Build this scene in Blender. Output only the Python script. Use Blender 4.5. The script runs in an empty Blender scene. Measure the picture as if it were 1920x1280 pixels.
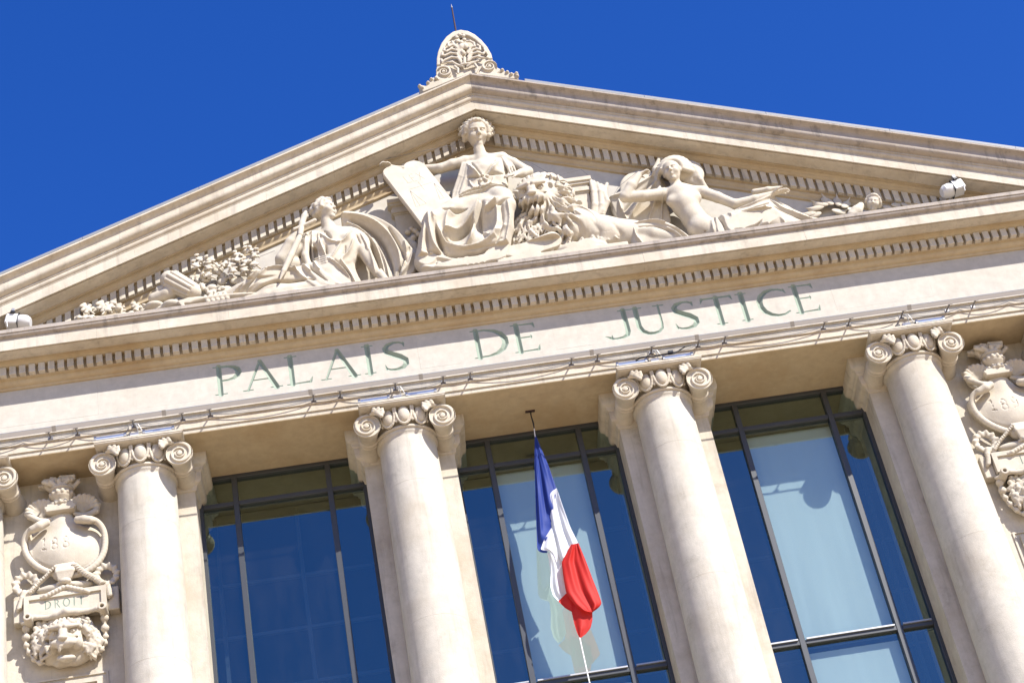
import bpy, bmesh, math, random
import numpy as np
import openvdb
from mathutils import Vector, Matrix
random.seed(7); rng = np.random.default_rng(7)
S = bpy.context.scene
C = S.collection
R = math.radians

# ------------------------------------------------------------ camera
# world: X along the facade, Y into the building, Z up; z = 0 is the eye of the volutes
CF, CYAW, CPIT, CROL = 3850.0, 0.111225, 0.662156, -0.208348
CPOS = np.array([-2.954825, -25.164469, -18.506888])
_F = np.array([math.sin(CYAW)*math.cos(CPIT), math.cos(CYAW)*math.cos(CPIT), math.sin(CPIT)])
_Rt = np.array([math.cos(CYAW), -math.sin(CYAW), 0.0]); _U = np.cross(_Rt, _F)
_A = math.cos(CROL)*_Rt+math.sin(CROL)*_U; _B = -math.sin(CROL)*_Rt+math.cos(CROL)*_U
def at(px, py, Y):
    """world point on the plane y = Y that was measured at this pixel of the 1920 px photograph"""
    d = _F+_A*(px-960)/CF-_B*(py-640)/CF
    return CPOS+d*(Y-CPOS[1])/d[1]
cam = bpy.data.objects.new('camera', bpy.data.cameras.new('camera'))
cam.data.sensor_width = 36; cam.data.lens = CF/1920*36; cam.data.clip_end = 5000; cam.data.clip_start = .5
M = Matrix.Identity(4)
for i in range(3):
    M[i][0] = _A[i]; M[i][1] = _B[i]; M[i][2] = -_F[i]; M[i][3] = CPOS[i]
cam.matrix_world = M
C.objects.link(cam); S.camera = cam

# ------------------------------------------------------------ sky, sun, exposure
SUN = Vector((.91, -1.0, 1.12)).normalized()
w = bpy.data.worlds.new('World'); S.world = w; w.use_nodes = True
nt = w.node_tree; nt.nodes.clear()
sky = nt.nodes.new('ShaderNodeTexSky'); sky.sky_type = 'NISHITA'; sky.sun_disc = False
sky.sun_elevation = math.asin(SUN.z); sky.sun_rotation = math.atan2(SUN.x, SUN.y)
sky.altitude = 200; sky.air_density = 1.0; sky.dust_density = .15; sky.ozone_density = 5.0
hs = nt.nodes.new('ShaderNodeHueSaturation'); hs.inputs['Hue'].default_value = .521; hs.inputs['Saturation'].default_value = 1.28; hs.inputs['Value'].default_value = 1.06
bg = nt.nodes.new('ShaderNodeBackground'); bg.inputs['Strength'].default_value = .11
ow = nt.nodes.new('ShaderNodeOutputWorld')
nt.links.new(sky.outputs[0], hs.inputs['Color']); nt.links.new(hs.outputs[0], bg.inputs[0]); nt.links.new(bg.outputs[0], ow.inputs[0])
sl = bpy.data.lights.new('sun', 'SUN'); sl.energy = 4.8; sl.angle = R(.53); sl.color = (1.0, .958, .89)
so = bpy.data.objects.new('sun', sl); so.rotation_euler = SUN.to_track_quat('Z', 'Y').to_euler(); so.location = (20, -20, 40); C.objects.link(so)
S.view_settings.view_transform = 'Standard'; S.view_settings.look = 'None'; S.view_settings.gamma = 1
S.view_settings.use_curve_mapping = False; S.view_settings.exposure = .93
S.cycles.max_bounces = 6; S.cycles.diffuse_bounces = 4; S.cycles.glossy_bounces = 4; S.cycles.transparent_max_bounces = 12

# ------------------------------------------------------------ materials
def nn(t, kind, **kw):
    n = t.nodes.new('ShaderNode'+kind)
    for k, v in kw.items():
        if k in n.inputs: n.inputs[k].default_value = v
        else: setattr(n, k, v)
    return n
def ramp(t, src, stops):
    r = t.nodes.new('ShaderNodeValToRGB'); e = r.color_ramp.elements
    while len(e) < len(stops): e.new(.5)
    for q, (p, c) in zip(e, stops):
        q.position = p; q.color = (*c, 1) if len(c) == 3 else c
    t.links.new(src, r.inputs[0]); return r
def mixc(t, f, a, b, mode='MIX'):
    m = t.nodes.new('ShaderNodeMix'); m.data_type = 'RGBA'; m.blend_type = mode
    for s, v in ((0, f), (6, a), (7, b)):
        if hasattr(v, 'is_linked') or hasattr(v, 'links'): t.links.new(v, m.inputs[s])
        elif isinstance(v, (int, float)): m.inputs[s].default_value = v
        else: m.inputs[s].default_value = (*v, 1)
    return m.outputs[2]
def newmat(name):
    m = bpy.data.materials.new(name); m.use_nodes = True; t = m.node_tree
    return m, t, t.nodes['Principled BSDF']
def stone(name, base, stain=(.33, .26, .17), dirt=(.15, .135, .115), stain_amt=.42, dirt_amt=.36, bump=.25, grain=1.0, streak=.45):
    m, t, b = newmat(name)
    tc = nn(t, 'TexCoord')
    geo = nn(t, 'NewGeometry')
    P = geo.outputs['Position']
    n1 = nn(t, 'TexNoise', Scale=.9, Detail=6, Roughness=.62); t.links.new(P, n1.inputs['Vector'])
    n2 = nn(t, 'TexNoise', Scale=5.5, Detail=8, Roughness=.7); t.links.new(P, n2.inputs['Vector'])
    n3 = nn(t, 'TexNoise', Scale=60.0*grain, Detail=4, Roughness=.65); t.links.new(P, n3.inputs['Vector'])
    mp = nn(t, 'Mapping'); mp.inputs['Scale'].default_value = (5.0, 5.0, .45); t.links.new(P, mp.inputs[0])
    n4 = nn(t, 'TexNoise', Scale=1.6, Detail=7, Roughness=.65); t.links.new(mp.outputs[0], n4.inputs['Vector'])
    v1 = nn(t, 'TexVoronoi', Scale=34*grain); t.links.new(P, v1.inputs['Vector'])
    k = 1.12
    c = mixc(t, ramp(t, n2.outputs[0], [(.3, (0, 0, 0)), (.72, (1, 1, 1))]).outputs[0], [q*.90 for q in base], [min(q*k, .6) for q in base])
    st = ramp(t, n1.outputs[0], [(.47, (0, 0, 0)), (.68, (stain_amt,)*3)])
    c = mixc(t, st.outputs[0], c, stain)
    sk = ramp(t, n4.outputs[0], [(.52, (0, 0, 0)), (.78, (streak,)*3)])
    c = mixc(t, sk.outputs[0], c, dirt)
    n5 = nn(t, 'TexNoise', Scale=2.3, Detail=9, Roughness=.75); t.links.new(P, n5.inputs['Vector'])
    dk = ramp(t, n5.outputs[0], [(.56, (0, 0, 0)), (.74, (dirt_amt,)*3)])
    c = mixc(t, dk.outputs[0], c, dirt)
    pit = ramp(t, v1.outputs['Distance'], [(.03, (.75,)*3), (.10, (1, 1, 1))])
    c = mixc(t, .35, c, pit.outputs[0], 'MULTIPLY')
    t.links.new(c, b.inputs['Base Color'])
    b.inputs['Roughness'].default_value = .88; b.inputs['Specular IOR Level'].default_value = .18
    bm = nn(t, 'Bump', Strength=bump, Distance=.02)
    ad = nn(t, 'Math', operation='ADD'); t.links.new(n3.outputs[0], ad.inputs[0]); t.links.new(n2.outputs[0], ad.inputs[1])
    t.links.new(ad.outputs[0], bm.inputs['Height']); t.links.new(bm.outputs[0], b.inputs['Normal'])
    return m
def plain(name, col, rough=.5, metal=0.0, spec=.5, var=.12, scale=12, bump=0.0):
    m, t, b = newmat(name)
    n = nn(t, 'TexNoise', Scale=scale, Detail=5); g = nn(t, 'NewGeometry'); t.links.new(g.outputs['Position'], n.inputs['Vector'])
    c = mixc(t, n.outputs[0], [q*(1-var) for q in col], [q*(1+var) for q in col])
    t.links.new(c, b.inputs['Base Color']); b.inputs['Roughness'].default_value = rough; b.inputs['Metallic'].default_value = metal
    b.inputs['Specular IOR Level'].default_value = spec
    if bump:
        bm = nn(t, 'Bump', Strength=bump, Distance=.01); t.links.new(n.outputs[0], bm.inputs['Height']); t.links.new(bm.outputs[0], b.inputs['Normal'])
    return m
LIME = (.482, .436, .360)
m_stone = stone('limestone', LIME)
m_shaft = stone('limestone_shaft', (.482, .447, .382), stain_amt=.3, dirt_amt=.34, streak=.34, bump=.26)
m_carve = stone('limestone_carved', (.495, .445, .362), stain_amt=.3, dirt_amt=.22, streak=.18, bump=.22)
m_frieze = stone('limestone_frieze', (.445, .415, .36), stain_amt=.12, dirt_amt=.16, streak=.10, bump=.12)
m_soffit = stone('limestone_ochre_bounce', (.42, .34, .225), stain=(.34, .24, .13), stain_amt=.6, dirt_amt=.15, streak=.12, bump=.15)  # ochre patina, with warm bounce from the ground put into the colour
m_sill = stone('limestone_weathered_shaded', (.34, .30, .26), dirt=(.07, .065, .06), stain_amt=.3, dirt_amt=.75, streak=.7, bump=.3)  # weathering grime, plus the right sima's shade put into the colour
m_letter = stone('verdigris_paint', (.25, .30, .245), stain=(.30, .32, .265), dirt=(.13, .165, .14), stain_amt=.5, dirt_amt=.3, streak=.3, bump=.1)
m_engrave = plain('engraving', (.17, .16, .15), .9)
m_zinc = plain('zinc', (.20, .21, .225), .6, .1, .5, .1, 3)
m_dark = plain('gap_shade', (.03, .03, .035), .8)  # near-black, painted shade for the slot below the zinc
m_frame = plain('anthracite_frame', (.040, .044, .050), .42, 0, .5, .1, 5)
m_alu = plain('aluminium', (.36, .36, .36), .45, .5, .5, .08, 8)
m_white = plain('white_enamel', (.58, .58, .57), .4, 0, .5, .05, 9)
m_lampbox = plain('lamp_housing', (.44, .50, .60), .30, .2, .5, .15, 10)  # blue tint stands in for sky reflected in the lamp glass
m_steel = plain('galvanised_steel', (.20, .19, .19), .5, .6, .5, .2, 30)
m_cable = plain('grey_cable', (.22, .21, .20), .6)
m_black = plain('black_rubber', (.012, .012, .013), .5)
m_rope = plain('white_rope', (.7, .69, .66), .9, 0, .2, .15, 90)
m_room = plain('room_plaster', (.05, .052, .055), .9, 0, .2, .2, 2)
m_iron = plain('rusty_iron', (.045, .022, .022), .6, .3)
m_ground = plain('square_paving', (.52, .39, .24), .9, 0, .2, .12, .3)
def cloth(name, col):
    m, t, b = newmat(name)
    g = nn(t, 'NewGeometry'); wv = nn(t, 'TexNoise', Scale=6.0, Detail=4); t.links.new(g.outputs['Position'], wv.inputs['Vector'])
    c = mixc(t, wv.outputs[0], [q*.9 for q in col], [min(1, q*1.08) for q in col]); t.links.new(c, b.inputs['Base Color'])
    b.inputs['Roughness'].default_value = .6; b.inputs['Specular IOR Level'].default_value = .25
    tr = nn(t, 'BsdfTranslucent'); t.links.new(c, tr.inputs[0])
    mx = nn(t, 'MixShader'); mx.inputs[0].default_value = .36
    t.links.new(b.outputs[0], mx.inputs[1]); t.links.new(tr.outputs[0], mx.inputs[2]); t.links.new(mx.outputs[0], t.nodes['Material Output'].inputs[0])
    n3 = nn(t, 'TexNoise', Scale=260.0); t.links.new(g.outputs['Position'], n3.inputs['Vector'])
    bm = nn(t, 'Bump', Strength=.12, Distance=.004); t.links.new(n3.outputs[0], bm.inputs['Height']); t.links.new(bm.outputs[0], b.inputs['Normal'])
    return m
m_blue = cloth('flag_blue', (.028, .055, .27)); m_wcl = cloth('flag_white', (.76, .76, .80)); m_red = cloth('flag_red', (.56, .028, .022))
def blindmat():
    m, t, b = newmat('blind_fabric')
    g = nn(t, 'NewGeometry'); mp = nn(t, 'Mapping'); mp.inputs['Scale'].default_value = (2, 1, .25); t.links.new(g.outputs['Position'], mp.inputs[0])
    n = nn(t, 'TexNoise', Scale=1.4, Detail=3); t.links.new(mp.outputs[0], n.inputs['Vector'])
    c = mixc(t, n.outputs[0], (.58, .565, .53), (.68, .665, .63)); t.links.new(c, b.inputs['Base Color']); b.inputs['Roughness'].default_value = .9
    bm = nn(t, 'Bump', Strength=.2, Distance=.05); t.links.new(n.outputs[0], bm.inputs['Height']); t.links.new(bm.outputs[0], b.inputs['Normal'])
    return m
m_blind = blindmat()
def glassmat():
    m = bpy.data.materials.new('coated_glass'); m.use_nodes = True; t = m.node_tree; t.nodes.clear()
    o = nn(t, 'OutputMaterial'); lw = nn(t, 'LayerWeight'); pw = nn(t, 'Math', operation='POWER'); pw.inputs[1].default_value = 4; t.links.new(lw.outputs['Facing'], pw.inputs[0]); fr = nn(t, 'Math', operation='MULTIPLY_ADD'); fr.inputs[1].default_value = .8; fr.inputs[2].default_value = .20; t.links.new(pw.outputs[0], fr.inputs[0]); tr = nn(t, 'BsdfTransparent'); tr.inputs[0].default_value = (.60, .71, .73, 1)
    gl = nn(t, 'BsdfGlossy'); gl.inputs['Roughness'].default_value = 0.0; gl.inputs[0].default_value = (.74, .94, .80, 1)
    g = nn(t, 'NewGeometry'); n = nn(t, 'TexNoise', Scale=.8, Detail=1); t.links.new(g.outputs['Position'], n.inputs['Vector'])
    bm = nn(t, 'Bump', Strength=.015, Distance=.02); t.links.new(n.outputs[0], bm.inputs['Height']); t.links.new(bm.outputs[0], gl.inputs['Normal'])
    mx = nn(t, 'MixShader'); t.links.new(fr.outputs[0], mx.inputs[0]); t.links.new(tr.outputs[0], mx.inputs[1]); t.links.new(gl.outputs[0], mx.inputs[2])
    df = nn(t, 'BsdfDiffuse'); df.inputs[0].default_value = (.5, .5, .48, 1); mp = nn(t, 'Mapping'); mp.inputs['Scale'].default_value = (2.2, 2.2, .6); t.links.new(g.outputs['Position'], mp.inputs[0])
    n2 = nn(t, 'TexNoise', Scale=1.3, Detail=6, Roughness=.7); t.links.new(mp.outputs[0], n2.inputs['Vector']); rr = ramp(t, n2.outputs[0], [(.40, (.003,)*3), (.80, (.018,)*3)])
    m2 = nn(t, 'MixShader'); t.links.new(rr.outputs[0], m2.inputs[0]); t.links.new(mx.outputs[0], m2.inputs[1]); t.links.new(df.outputs[0], m2.inputs[2]); t.links.new(m2.outputs[0], o.inputs[0])
    return m
m_glass = glassmat()

# ------------------------------------------------------------ object helpers
def tag(o, label=None, cat=None, group=None, kind=None):
    if label: o['label'] = label
    if cat: o['category'] = cat
    if group: o['group'] = group
    if kind: o['kind'] = kind
    return o
def thing(name, label, cat, loc=(0, 0, 0), group=None):
    o = bpy.data.objects.new(name, None); o.empty_display_size = .2; C.objects.link(o); o.location = loc
    return tag(o, label, cat, group)
def link(o, parent=None):
    C.objects.link(o)
    if parent is not None:
        o.parent = parent
    return o
def wloc(o):
    v = Vector((0, 0, 0))
    while o is not None: v += o.location; o = o.parent
    return v
def obj(name, vs, fs, mat, parent=None, smooth=False, auto=None):
    """links vertices given in world coordinates as one mesh object"""
    me = bpy.data.meshes.new(name)
    off = np.array(wloc(parent)) if parent is not None else np.zeros(3)
    vs = np.asarray(vs, dtype=float)-off
    me.from_pydata(vs.tolist() if len(vs) < 20000 else vs, [], fs if isinstance(fs, list) else fs.tolist())
    me.materials.append(mat)
    if smooth: me.polygons.foreach_set('use_smooth', [True]*len(me.polygons))
    if auto:
        me.polygons.foreach_set('use_smooth', [True]*len(me.polygons)); me.set_sharp_from_angle(angle=R(auto))
    o = bpy.data.objects.new(name, me)
    return link(o, parent)
def copy_tree(o, loc=None, parent=None):
    c = o.copy(); C.objects.link(c)
    if parent is not None: c.parent = parent
    if loc is not None: c.location = loc
    for ch in list(o.children): copy_tree(ch, None, c)
    return c
class MB:
    def __init__(s): s.v = []; s.f = []
    def add(s, vs, fs):
        n = len(s.v); s.v += [tuple(q) for q in vs]; s.f += [tuple(i+n for i in f) for f in fs]; return s
    def box(s, x0, x1, y0, y1, z0, z1, sh=0.0):
        vs = [(x, y, z-sh*(x-x0)) for z in (z0, z1) for y in (y0, y1) for x in (x0, x1)]
        return s.add(vs, [(0, 2, 3, 1), (4, 5, 7, 6), (0, 1, 5, 4), (2, 6, 7, 3), (0, 4, 6, 2), (1, 3, 7, 5)])
    def bevbox(s, x0, x1, y0, y1, z0, z1, b=.01):
        bm = bmesh.new(); bmesh.ops.create_cube(bm, size=1)
        for q in bm.verts: q.co = Vector(((x0+x1)/2+q.co.x*(x1-x0), (y0+y1)/2+q.co.y*(y1-y0), (z0+z1)/2+q.co.z*(z1-z0)))
        bmesh.ops.bevel(bm, geom=bm.edges[:], offset=b, segments=1, affect='EDGES')
        bm.verts.index_update(); s.add([q.co[:] for q in bm.verts], [[q.index for q in f.verts] for f in bm.faces]); bm.free(); return s
    def tube(s, pts, r, n=8, cap=True):
        pts = [np.array(p, float) for p in pts]; rr = r if isinstance(r, (list, tuple)) else [r]*len(pts)
        base = len(s.v); up = np.array([.13, .21, .97]); prev = None
        for i, p in enumerate(pts):
            d = (pts[min(i+1, len(pts)-1)]-pts[max(i-1, 0)]); d /= np.linalg.norm(d)+1e-9
            a = np.cross(d, up) if prev is None else prev-d*np.dot(prev, d)
            if np.linalg.norm(a) < 1e-4: a = np.cross(d, np.array([1, 0, 0.]))
            a /= np.linalg.norm(a); prev = a; b = np.cross(d, a)
            for k in range(n):
                t = 2*math.pi*k/n; s.v.append(tuple(p+rr[i]*(a*math.cos(t)+b*math.sin(t))))
        for i in range(len(pts)-1):
            for k in range(n):
                k2 = (k+1) % n; s.f.append((base+i*n+k, base+i*n+k2, base+(i+1)*n+k2, base+(i+1)*n+k))
        if cap:
            s.f.append(tuple(base+k for k in range(n))[::-1]); s.f.append(tuple(base+(len(pts)-1)*n+k for k in range(n)))
        return s
    def lathe(s, prof, cx, cy, n=48, a0=0, a1=2*math.pi):
        base = len(s.v); full = abs(a1-a0-2*math.pi) < 1e-6; m = n if full else n+1
        for r, z in prof:
            for k in range(m):
                t = a0+(a1-a0)*k/n; s.v.append((cx+r*math.cos(t), cy+r*math.sin(t), z))
        for i in range(len(prof)-1):
            for k in range(n):
                k2 = (k+1) % m; s.f.append((base+i*m+k, base+i*m+k2, base+(i+1)*m+k2, base+(i+1)*m+k))
        return s
    def ext(s, prof, x0, x1, m=0.0, nx=1):
        """profile [(y,z)] swept along x; z falls by m per metre of |x|"""
        base = len(s.v); n = len(prof)
        for i in range(nx+1):
            x = x0+(x1-x0)*i/nx
            for y, z in prof: s.v.append((x, y, z-m*abs(x)))
        for i in range(nx):
            for k in range(n):
                k2 = (k+1) % n; s.f.append((base+i*n+k, base+i*n+k2, base+(i+1)*n+k2, base+(i+1)*n+k))
        s.f.append(tuple(base+k for k in range(n))[::-1]); s.f.append(tuple(base+nx*n+k for k in range(n)))
        return s
    def build(s, name, mat, parent=None, smooth=False, auto=None):
        return obj(name, s.v, s.f, mat, parent, smooth, auto)
def fixn(o):
    bm = bmesh.new(); bm.from_mesh(o.data); bmesh.ops.recalc_face_normals(bm, faces=bm.faces); bm.to_mesh(o.data); bm.free(); return o

# ------------------------------------------------------------ sculpting with signed distance fields
class SDF:
    def __init__(s, lo, hi, h):
        s.lo = np.array(lo, float); s.h = h; s.n = np.ceil((np.array(hi)-s.lo)/h).astype(int)+1
        s.f = np.full(s.n, .3, np.float32)
    def sub(s, lo, hi):
        a = np.clip(np.floor((np.array(lo)-s.lo)/s.h).astype(int), 0, s.n); b = np.clip(np.ceil((np.array(hi)-s.lo)/s.h).astype(int)+1, 0, s.n)
        if np.any(b <= a): return None
        X = (s.lo[0]+np.arange(a[0], b[0])*s.h).astype(np.float32)[:, None, None]
        Y = (s.lo[1]+np.arange(a[1], b[1])*s.h).astype(np.float32)[None, :, None]
        Z = (s.lo[2]+np.arange(a[2], b[2])*s.h).astype(np.float32)[None, None, :]
        return (slice(a[0], b[0]), slice(a[1], b[1]), slice(a[2], b[2])), X, Y, Z
    def op(s, fn, lo, hi, k=.02, cut=False):
        m = max(k, .015)+2*s.h
        q = s.sub(np.array(lo)-m, np.array(hi)+m)
        if q is None: return s
        sl, X, Y, Z = q; d = fn(X, Y, Z); f = s.f[sl]
        if cut:
            d = -d; h = np.maximum(k-np.abs(f-d), 0)/k; s.f[sl] = np.maximum(f, d)+h*h*k*.25
        else:
            h = np.maximum(k-np.abs(f-d), 0)/k; s.f[sl] = np.minimum(f, d)-h*h*k*.25
        return s
    def cap(s, a, b, ra, rb=None, k=.02, cut=False):
        a = np.array(a, float); b = np.array(b, float); rb = ra if rb is None else rb; d = b-a; L = float(d@d)+1e-9; rm = max(ra, rb)
        def fn(X, Y, Z):
            px, py, pz = X-a[0], Y-a[1], Z-a[2]
            t = np.clip((px*d[0]+py*d[1]+pz*d[2])/L, 0, 1)
            return np.sqrt((px-t*d[0])**2+(py-t*d[1])**2+(pz-t*d[2])**2)-(ra+(rb-ra)*t)
        return s.op(fn, np.minimum(a, b)-rm, np.maximum(a, b)+rm, k, cut)
    def tube(s, pts, k=.02, cut=False):
        """pts: (point, radius) list"""
        for (a, ra), (b, rb) in zip(pts[:-1], pts[1:]): s.cap(a, b, ra, rb, k, cut)
        return s
    def ell(s, c, r, ax=None, k=.02, cut=False):
        c = np.array(c, float); r = np.array(r, float); A = np.eye(3) if ax is None else np.array(ax, float); rm = float(r.max())
        def fn(X, Y, Z):
            px, py, pz = X-c[0], Y-c[1], Z-c[2]
            q = [px*A[i][0]+py*A[i][1]+pz*A[i][2] for i in range(3)]
            k0 = np.sqrt(sum((q[i]/r[i])**2 for i in range(3)))+1e-6; k1 = np.sqrt(sum((q[i]/r[i]**2)**2 for i in range(3)))+1e-6
            return k0*(k0-1)/k1
        return s.op(fn, c-rm, c+rm, k, cut)
    def box(s, c, r, ax=None, rnd=.01, k=.01, cut=False):
        c = np.array(c, float); r = np.array(r, float)-rnd; A = np.eye(3) if ax is None else np.array(ax, float); rm = float(np.linalg.norm(r))+rnd
        def fn(X, Y, Z):
            px, py, pz = X-c[0], Y-c[1], Z-c[2]
            q = [np.abs(px*A[i][0]+py*A[i][1]+pz*A[i][2])-r[i] for i in range(3)]
            return np.sqrt(sum(np.maximum(v, 0)**2 for v in q))+np.minimum(np.maximum(np.maximum(q[0], q[1]), q[2]), 0)-rnd
        return s.op(fn, c-rm, c+rm, k, cut)
    def disp(s, fn, c, r):
        """adds fn(X,Y,Z) to the field, fading out from the centre c over radius r"""
        c = np.array(c, float); r = np.array(r, float)*np.ones(3)
        q = s.sub(c-r, c+r)
        if q is None: return s
        sl, X, Y, Z = q
        wt = np.clip(1.6-1.6*np.sqrt(((X-c[0])/r[0])**2+((Y-c[1])/r[1])**2+((Z-c[2])/r[2])**2), 0, 1)
        s.f[sl] += (fn(X, Y, Z)*wt).astype(np.float32); return s
    def clampback(s, Y1):
        q = s.sub(s.lo, s.lo+s.n*s.h); sl, X, Y, Z = q; s.f = np.maximum(s.f, (Y-Y1)+0*s.f); return s
    def smooth(s, it=1):
        for _ in range(it):
            f = s.f
            for ax in range(3): f = .5*f+.25*(np.roll(f, 1, ax)+np.roll(f, -1, ax))
            s.f = f
        return s
    def build(s, name, mat, parent=None):
        f = s.f.copy()
        f[0] = f[-1] = .3; f[:, 0] = f[:, -1] = .3; f[:, :, 0] = f[:, :, -1] = .3
        g = openvdb.FloatGrid(.3); g.copyFromArray(np.ascontiguousarray(np.clip(f, -.3, .3)))
        pts, quads = g.convertToQuads(0.0)
        return obj(name, pts*s.h+s.lo, quads[:, ::-1], mat, parent, smooth=True)
def n3(*a): v = np.array(a, float); return v/np.linalg.norm(v)
def lumps(s, c, r, n, rad, ax=None, k=.012, front=None, seed=1):
    g = np.random.default_rng(seed); c = np.array(c, float); A = np.eye(3) if ax is None else np.array(ax)
    for i in range(n):
        v = g.normal(size=3); v /= np.linalg.norm(v)
        if front is not None and v@np.array(front) < -.25: v = -v
        p = c+A.T@(v*np.array(r)); q = rad*(.7+.6*g.random()); s.ell(p, (q, q, q), None, k)
def face(s, c, fwd, up, h, hair=True, seed=3):
    """a woman's head of total height h: c is its centre"""
    f = n3(*fwd); u = n3(*up); r = n3(*np.cross(f, u)); u = np.cross(r, f); c = np.array(c, float); ax = [r, f, u]
    L = lambda x, y, z: c+h*(x*r+y*f+z*u)
    s.ell(L(0, -.04, .10), (h*.36, h*.42, h*.40), ax, .02)
    s.ell(L(0, .08, -.13), (h*.27, h*.30, h*.36), ax, .03)
    s.ell(L(0, .27, -.40), (h*.10, h*.09, h*.09), ax, .03)          # chin
    for q in (-1, 1):
        s.ell(L(q*.135, .37, .035), (h*.085, h*.075, h*.055), ax, .025, True)   # eye sockets
        s.ell(L(q*.135, .315, .03), (h*.062, h*.05, h*.036), ax, .008)          # eyes
        s.cap(L(q*.05, .37, .105), L(q*.22, .31, .11), h*.028, h*.02, .02)      # brow
        s.ell(L(q*.17, .27, -.12), (h*.10, h*.09, h*.09), ax, .05)              # cheek
        s.ell(L(q*.345, -.02, -.02), (h*.03, h*.06, h*.09), ax, .01)            # ear
    s.tube([(L(0, .37, .08), h*.03), (L(0, .45, -.08), h*.045)], .02)           # nose
    for q in (-1, 1): s.ell(L(q*.045, .41, -.10), (h*.035,)*3, ax, .012)
    s.tube([(L(-.09, .34, -.215), h*.018), (L(0, .385, -.205), h*.028), (L(.09, .34, -.215), h*.018)], .01)
    s.tube([(L(-.07, .34, -.25), h*.018), (L(0, .375, -.258), h*.03), (L(.07, .34, -.25), h*.018)], .01)
    s.cap(L(-.08, .40, -.232), L(.08, .40, -.232), h*.009, None, .008, True)
    if hair:
        g = np.random.default_rng(seed)
        for i in range(15):
            a = math.pi*(i/14)
            base = L(.37*math.cos(a), .30-.18*abs(math.cos(a)), .02+.37*math.sin(a))
            s.ell(base, (h*.075*(.8+.5*g.random()),)*3, None, .012)
            s.tube([(base, h*.05), (base+h*(-.22*f+.10*u*math.sin(a)+.03*r*math.cos(a)), h*.055)], .012)
        for i in range(26):
            a = math.pi*g.random(); b = g.random()
            p = L(.42*math.cos(a)*(1-.2*b), -.05-.33*b, .06+.42*math.sin(a)*(1-.25*b)); s.ell(p, (h*(.06+.03*g.random()),)*3, None, .014)
        for q in (-1, 1):
            for i in range(2): s.ell(L(q*.36, -.06-.10*i, -.06-.06*i), (h*.085,)*3, None, .03)
def hand(s, wr, d, nrm, L0, curl=.5, spread=.25, k=.010, side=1):
    """wr wrist, d pointing direction, nrm back-of-hand normal, L0 hand length"""
    d = n3(*d); nrm = np.array(nrm, float); nrm = n3(*(nrm-d*(nrm@d))); t = np.cross(d, nrm)*side; wr = np.array(wr, float)
    s.ell(wr+d*L0*.26, (L0*.27, L0*.11, L0*.22), [d, nrm, t], .02)
    ln = [.40, .46, .43, .33]
    for i in range(4):
        o = (i-1.5)*.115; p = wr+d*L0*.44+t*L0*o; v = n3(*(d+t*spread*(i-1.5)*.35)); l = ln[i]*L0; r = L0*.052
        p1 = p+v*l*.42; v2 = n3(*(v-nrm*curl)); p2 = p1+v2*l*.33; v3 = n3(*(v-nrm*curl*2.1)); p3 = p2+v3*l*.25
        s.tube([(p, r*1.05), (p1, r*1.0), (p2, r*.88), (p3, r*.72)], k)
    p = wr+d*L0*.16-t*L0*.18*1.0; v = n3(*(d*.75-t*.75-nrm*.2)); p1 = p+v*L0*.22; v2 = n3(*(v+d*.5-nrm*curl*.5)); s.tube([(p, L0*.075), (p1, L0*.058), (p1+v2*L0*.2, L0*.045)], .014)
def lerpc(A, B, t): return [tuple(np.array(a, float)*(1-t)+np.array(b, float)*t) for a, b in zip(A, B)]
def folds(s, A, B, n, r, k=.018, jit=.25, cut=False, seed=5):
    """n fold ridges between the curves A and B, each a list of (px, py, Y)"""
    g = np.random.default_rng(seed)
    for i in range(n):
        t = (i+.5)/n+(g.random()-.5)*jit/n; c = lerpc(A, B, t); rr = r*(.65+.7*g.random())
        m = len(c)
        s.tube([(at(*q), rr*(.55+.75*math.sin(math.pi*(j+.6)/(m+.2)))) for j, q in enumerate(c)], k, cut)

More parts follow.
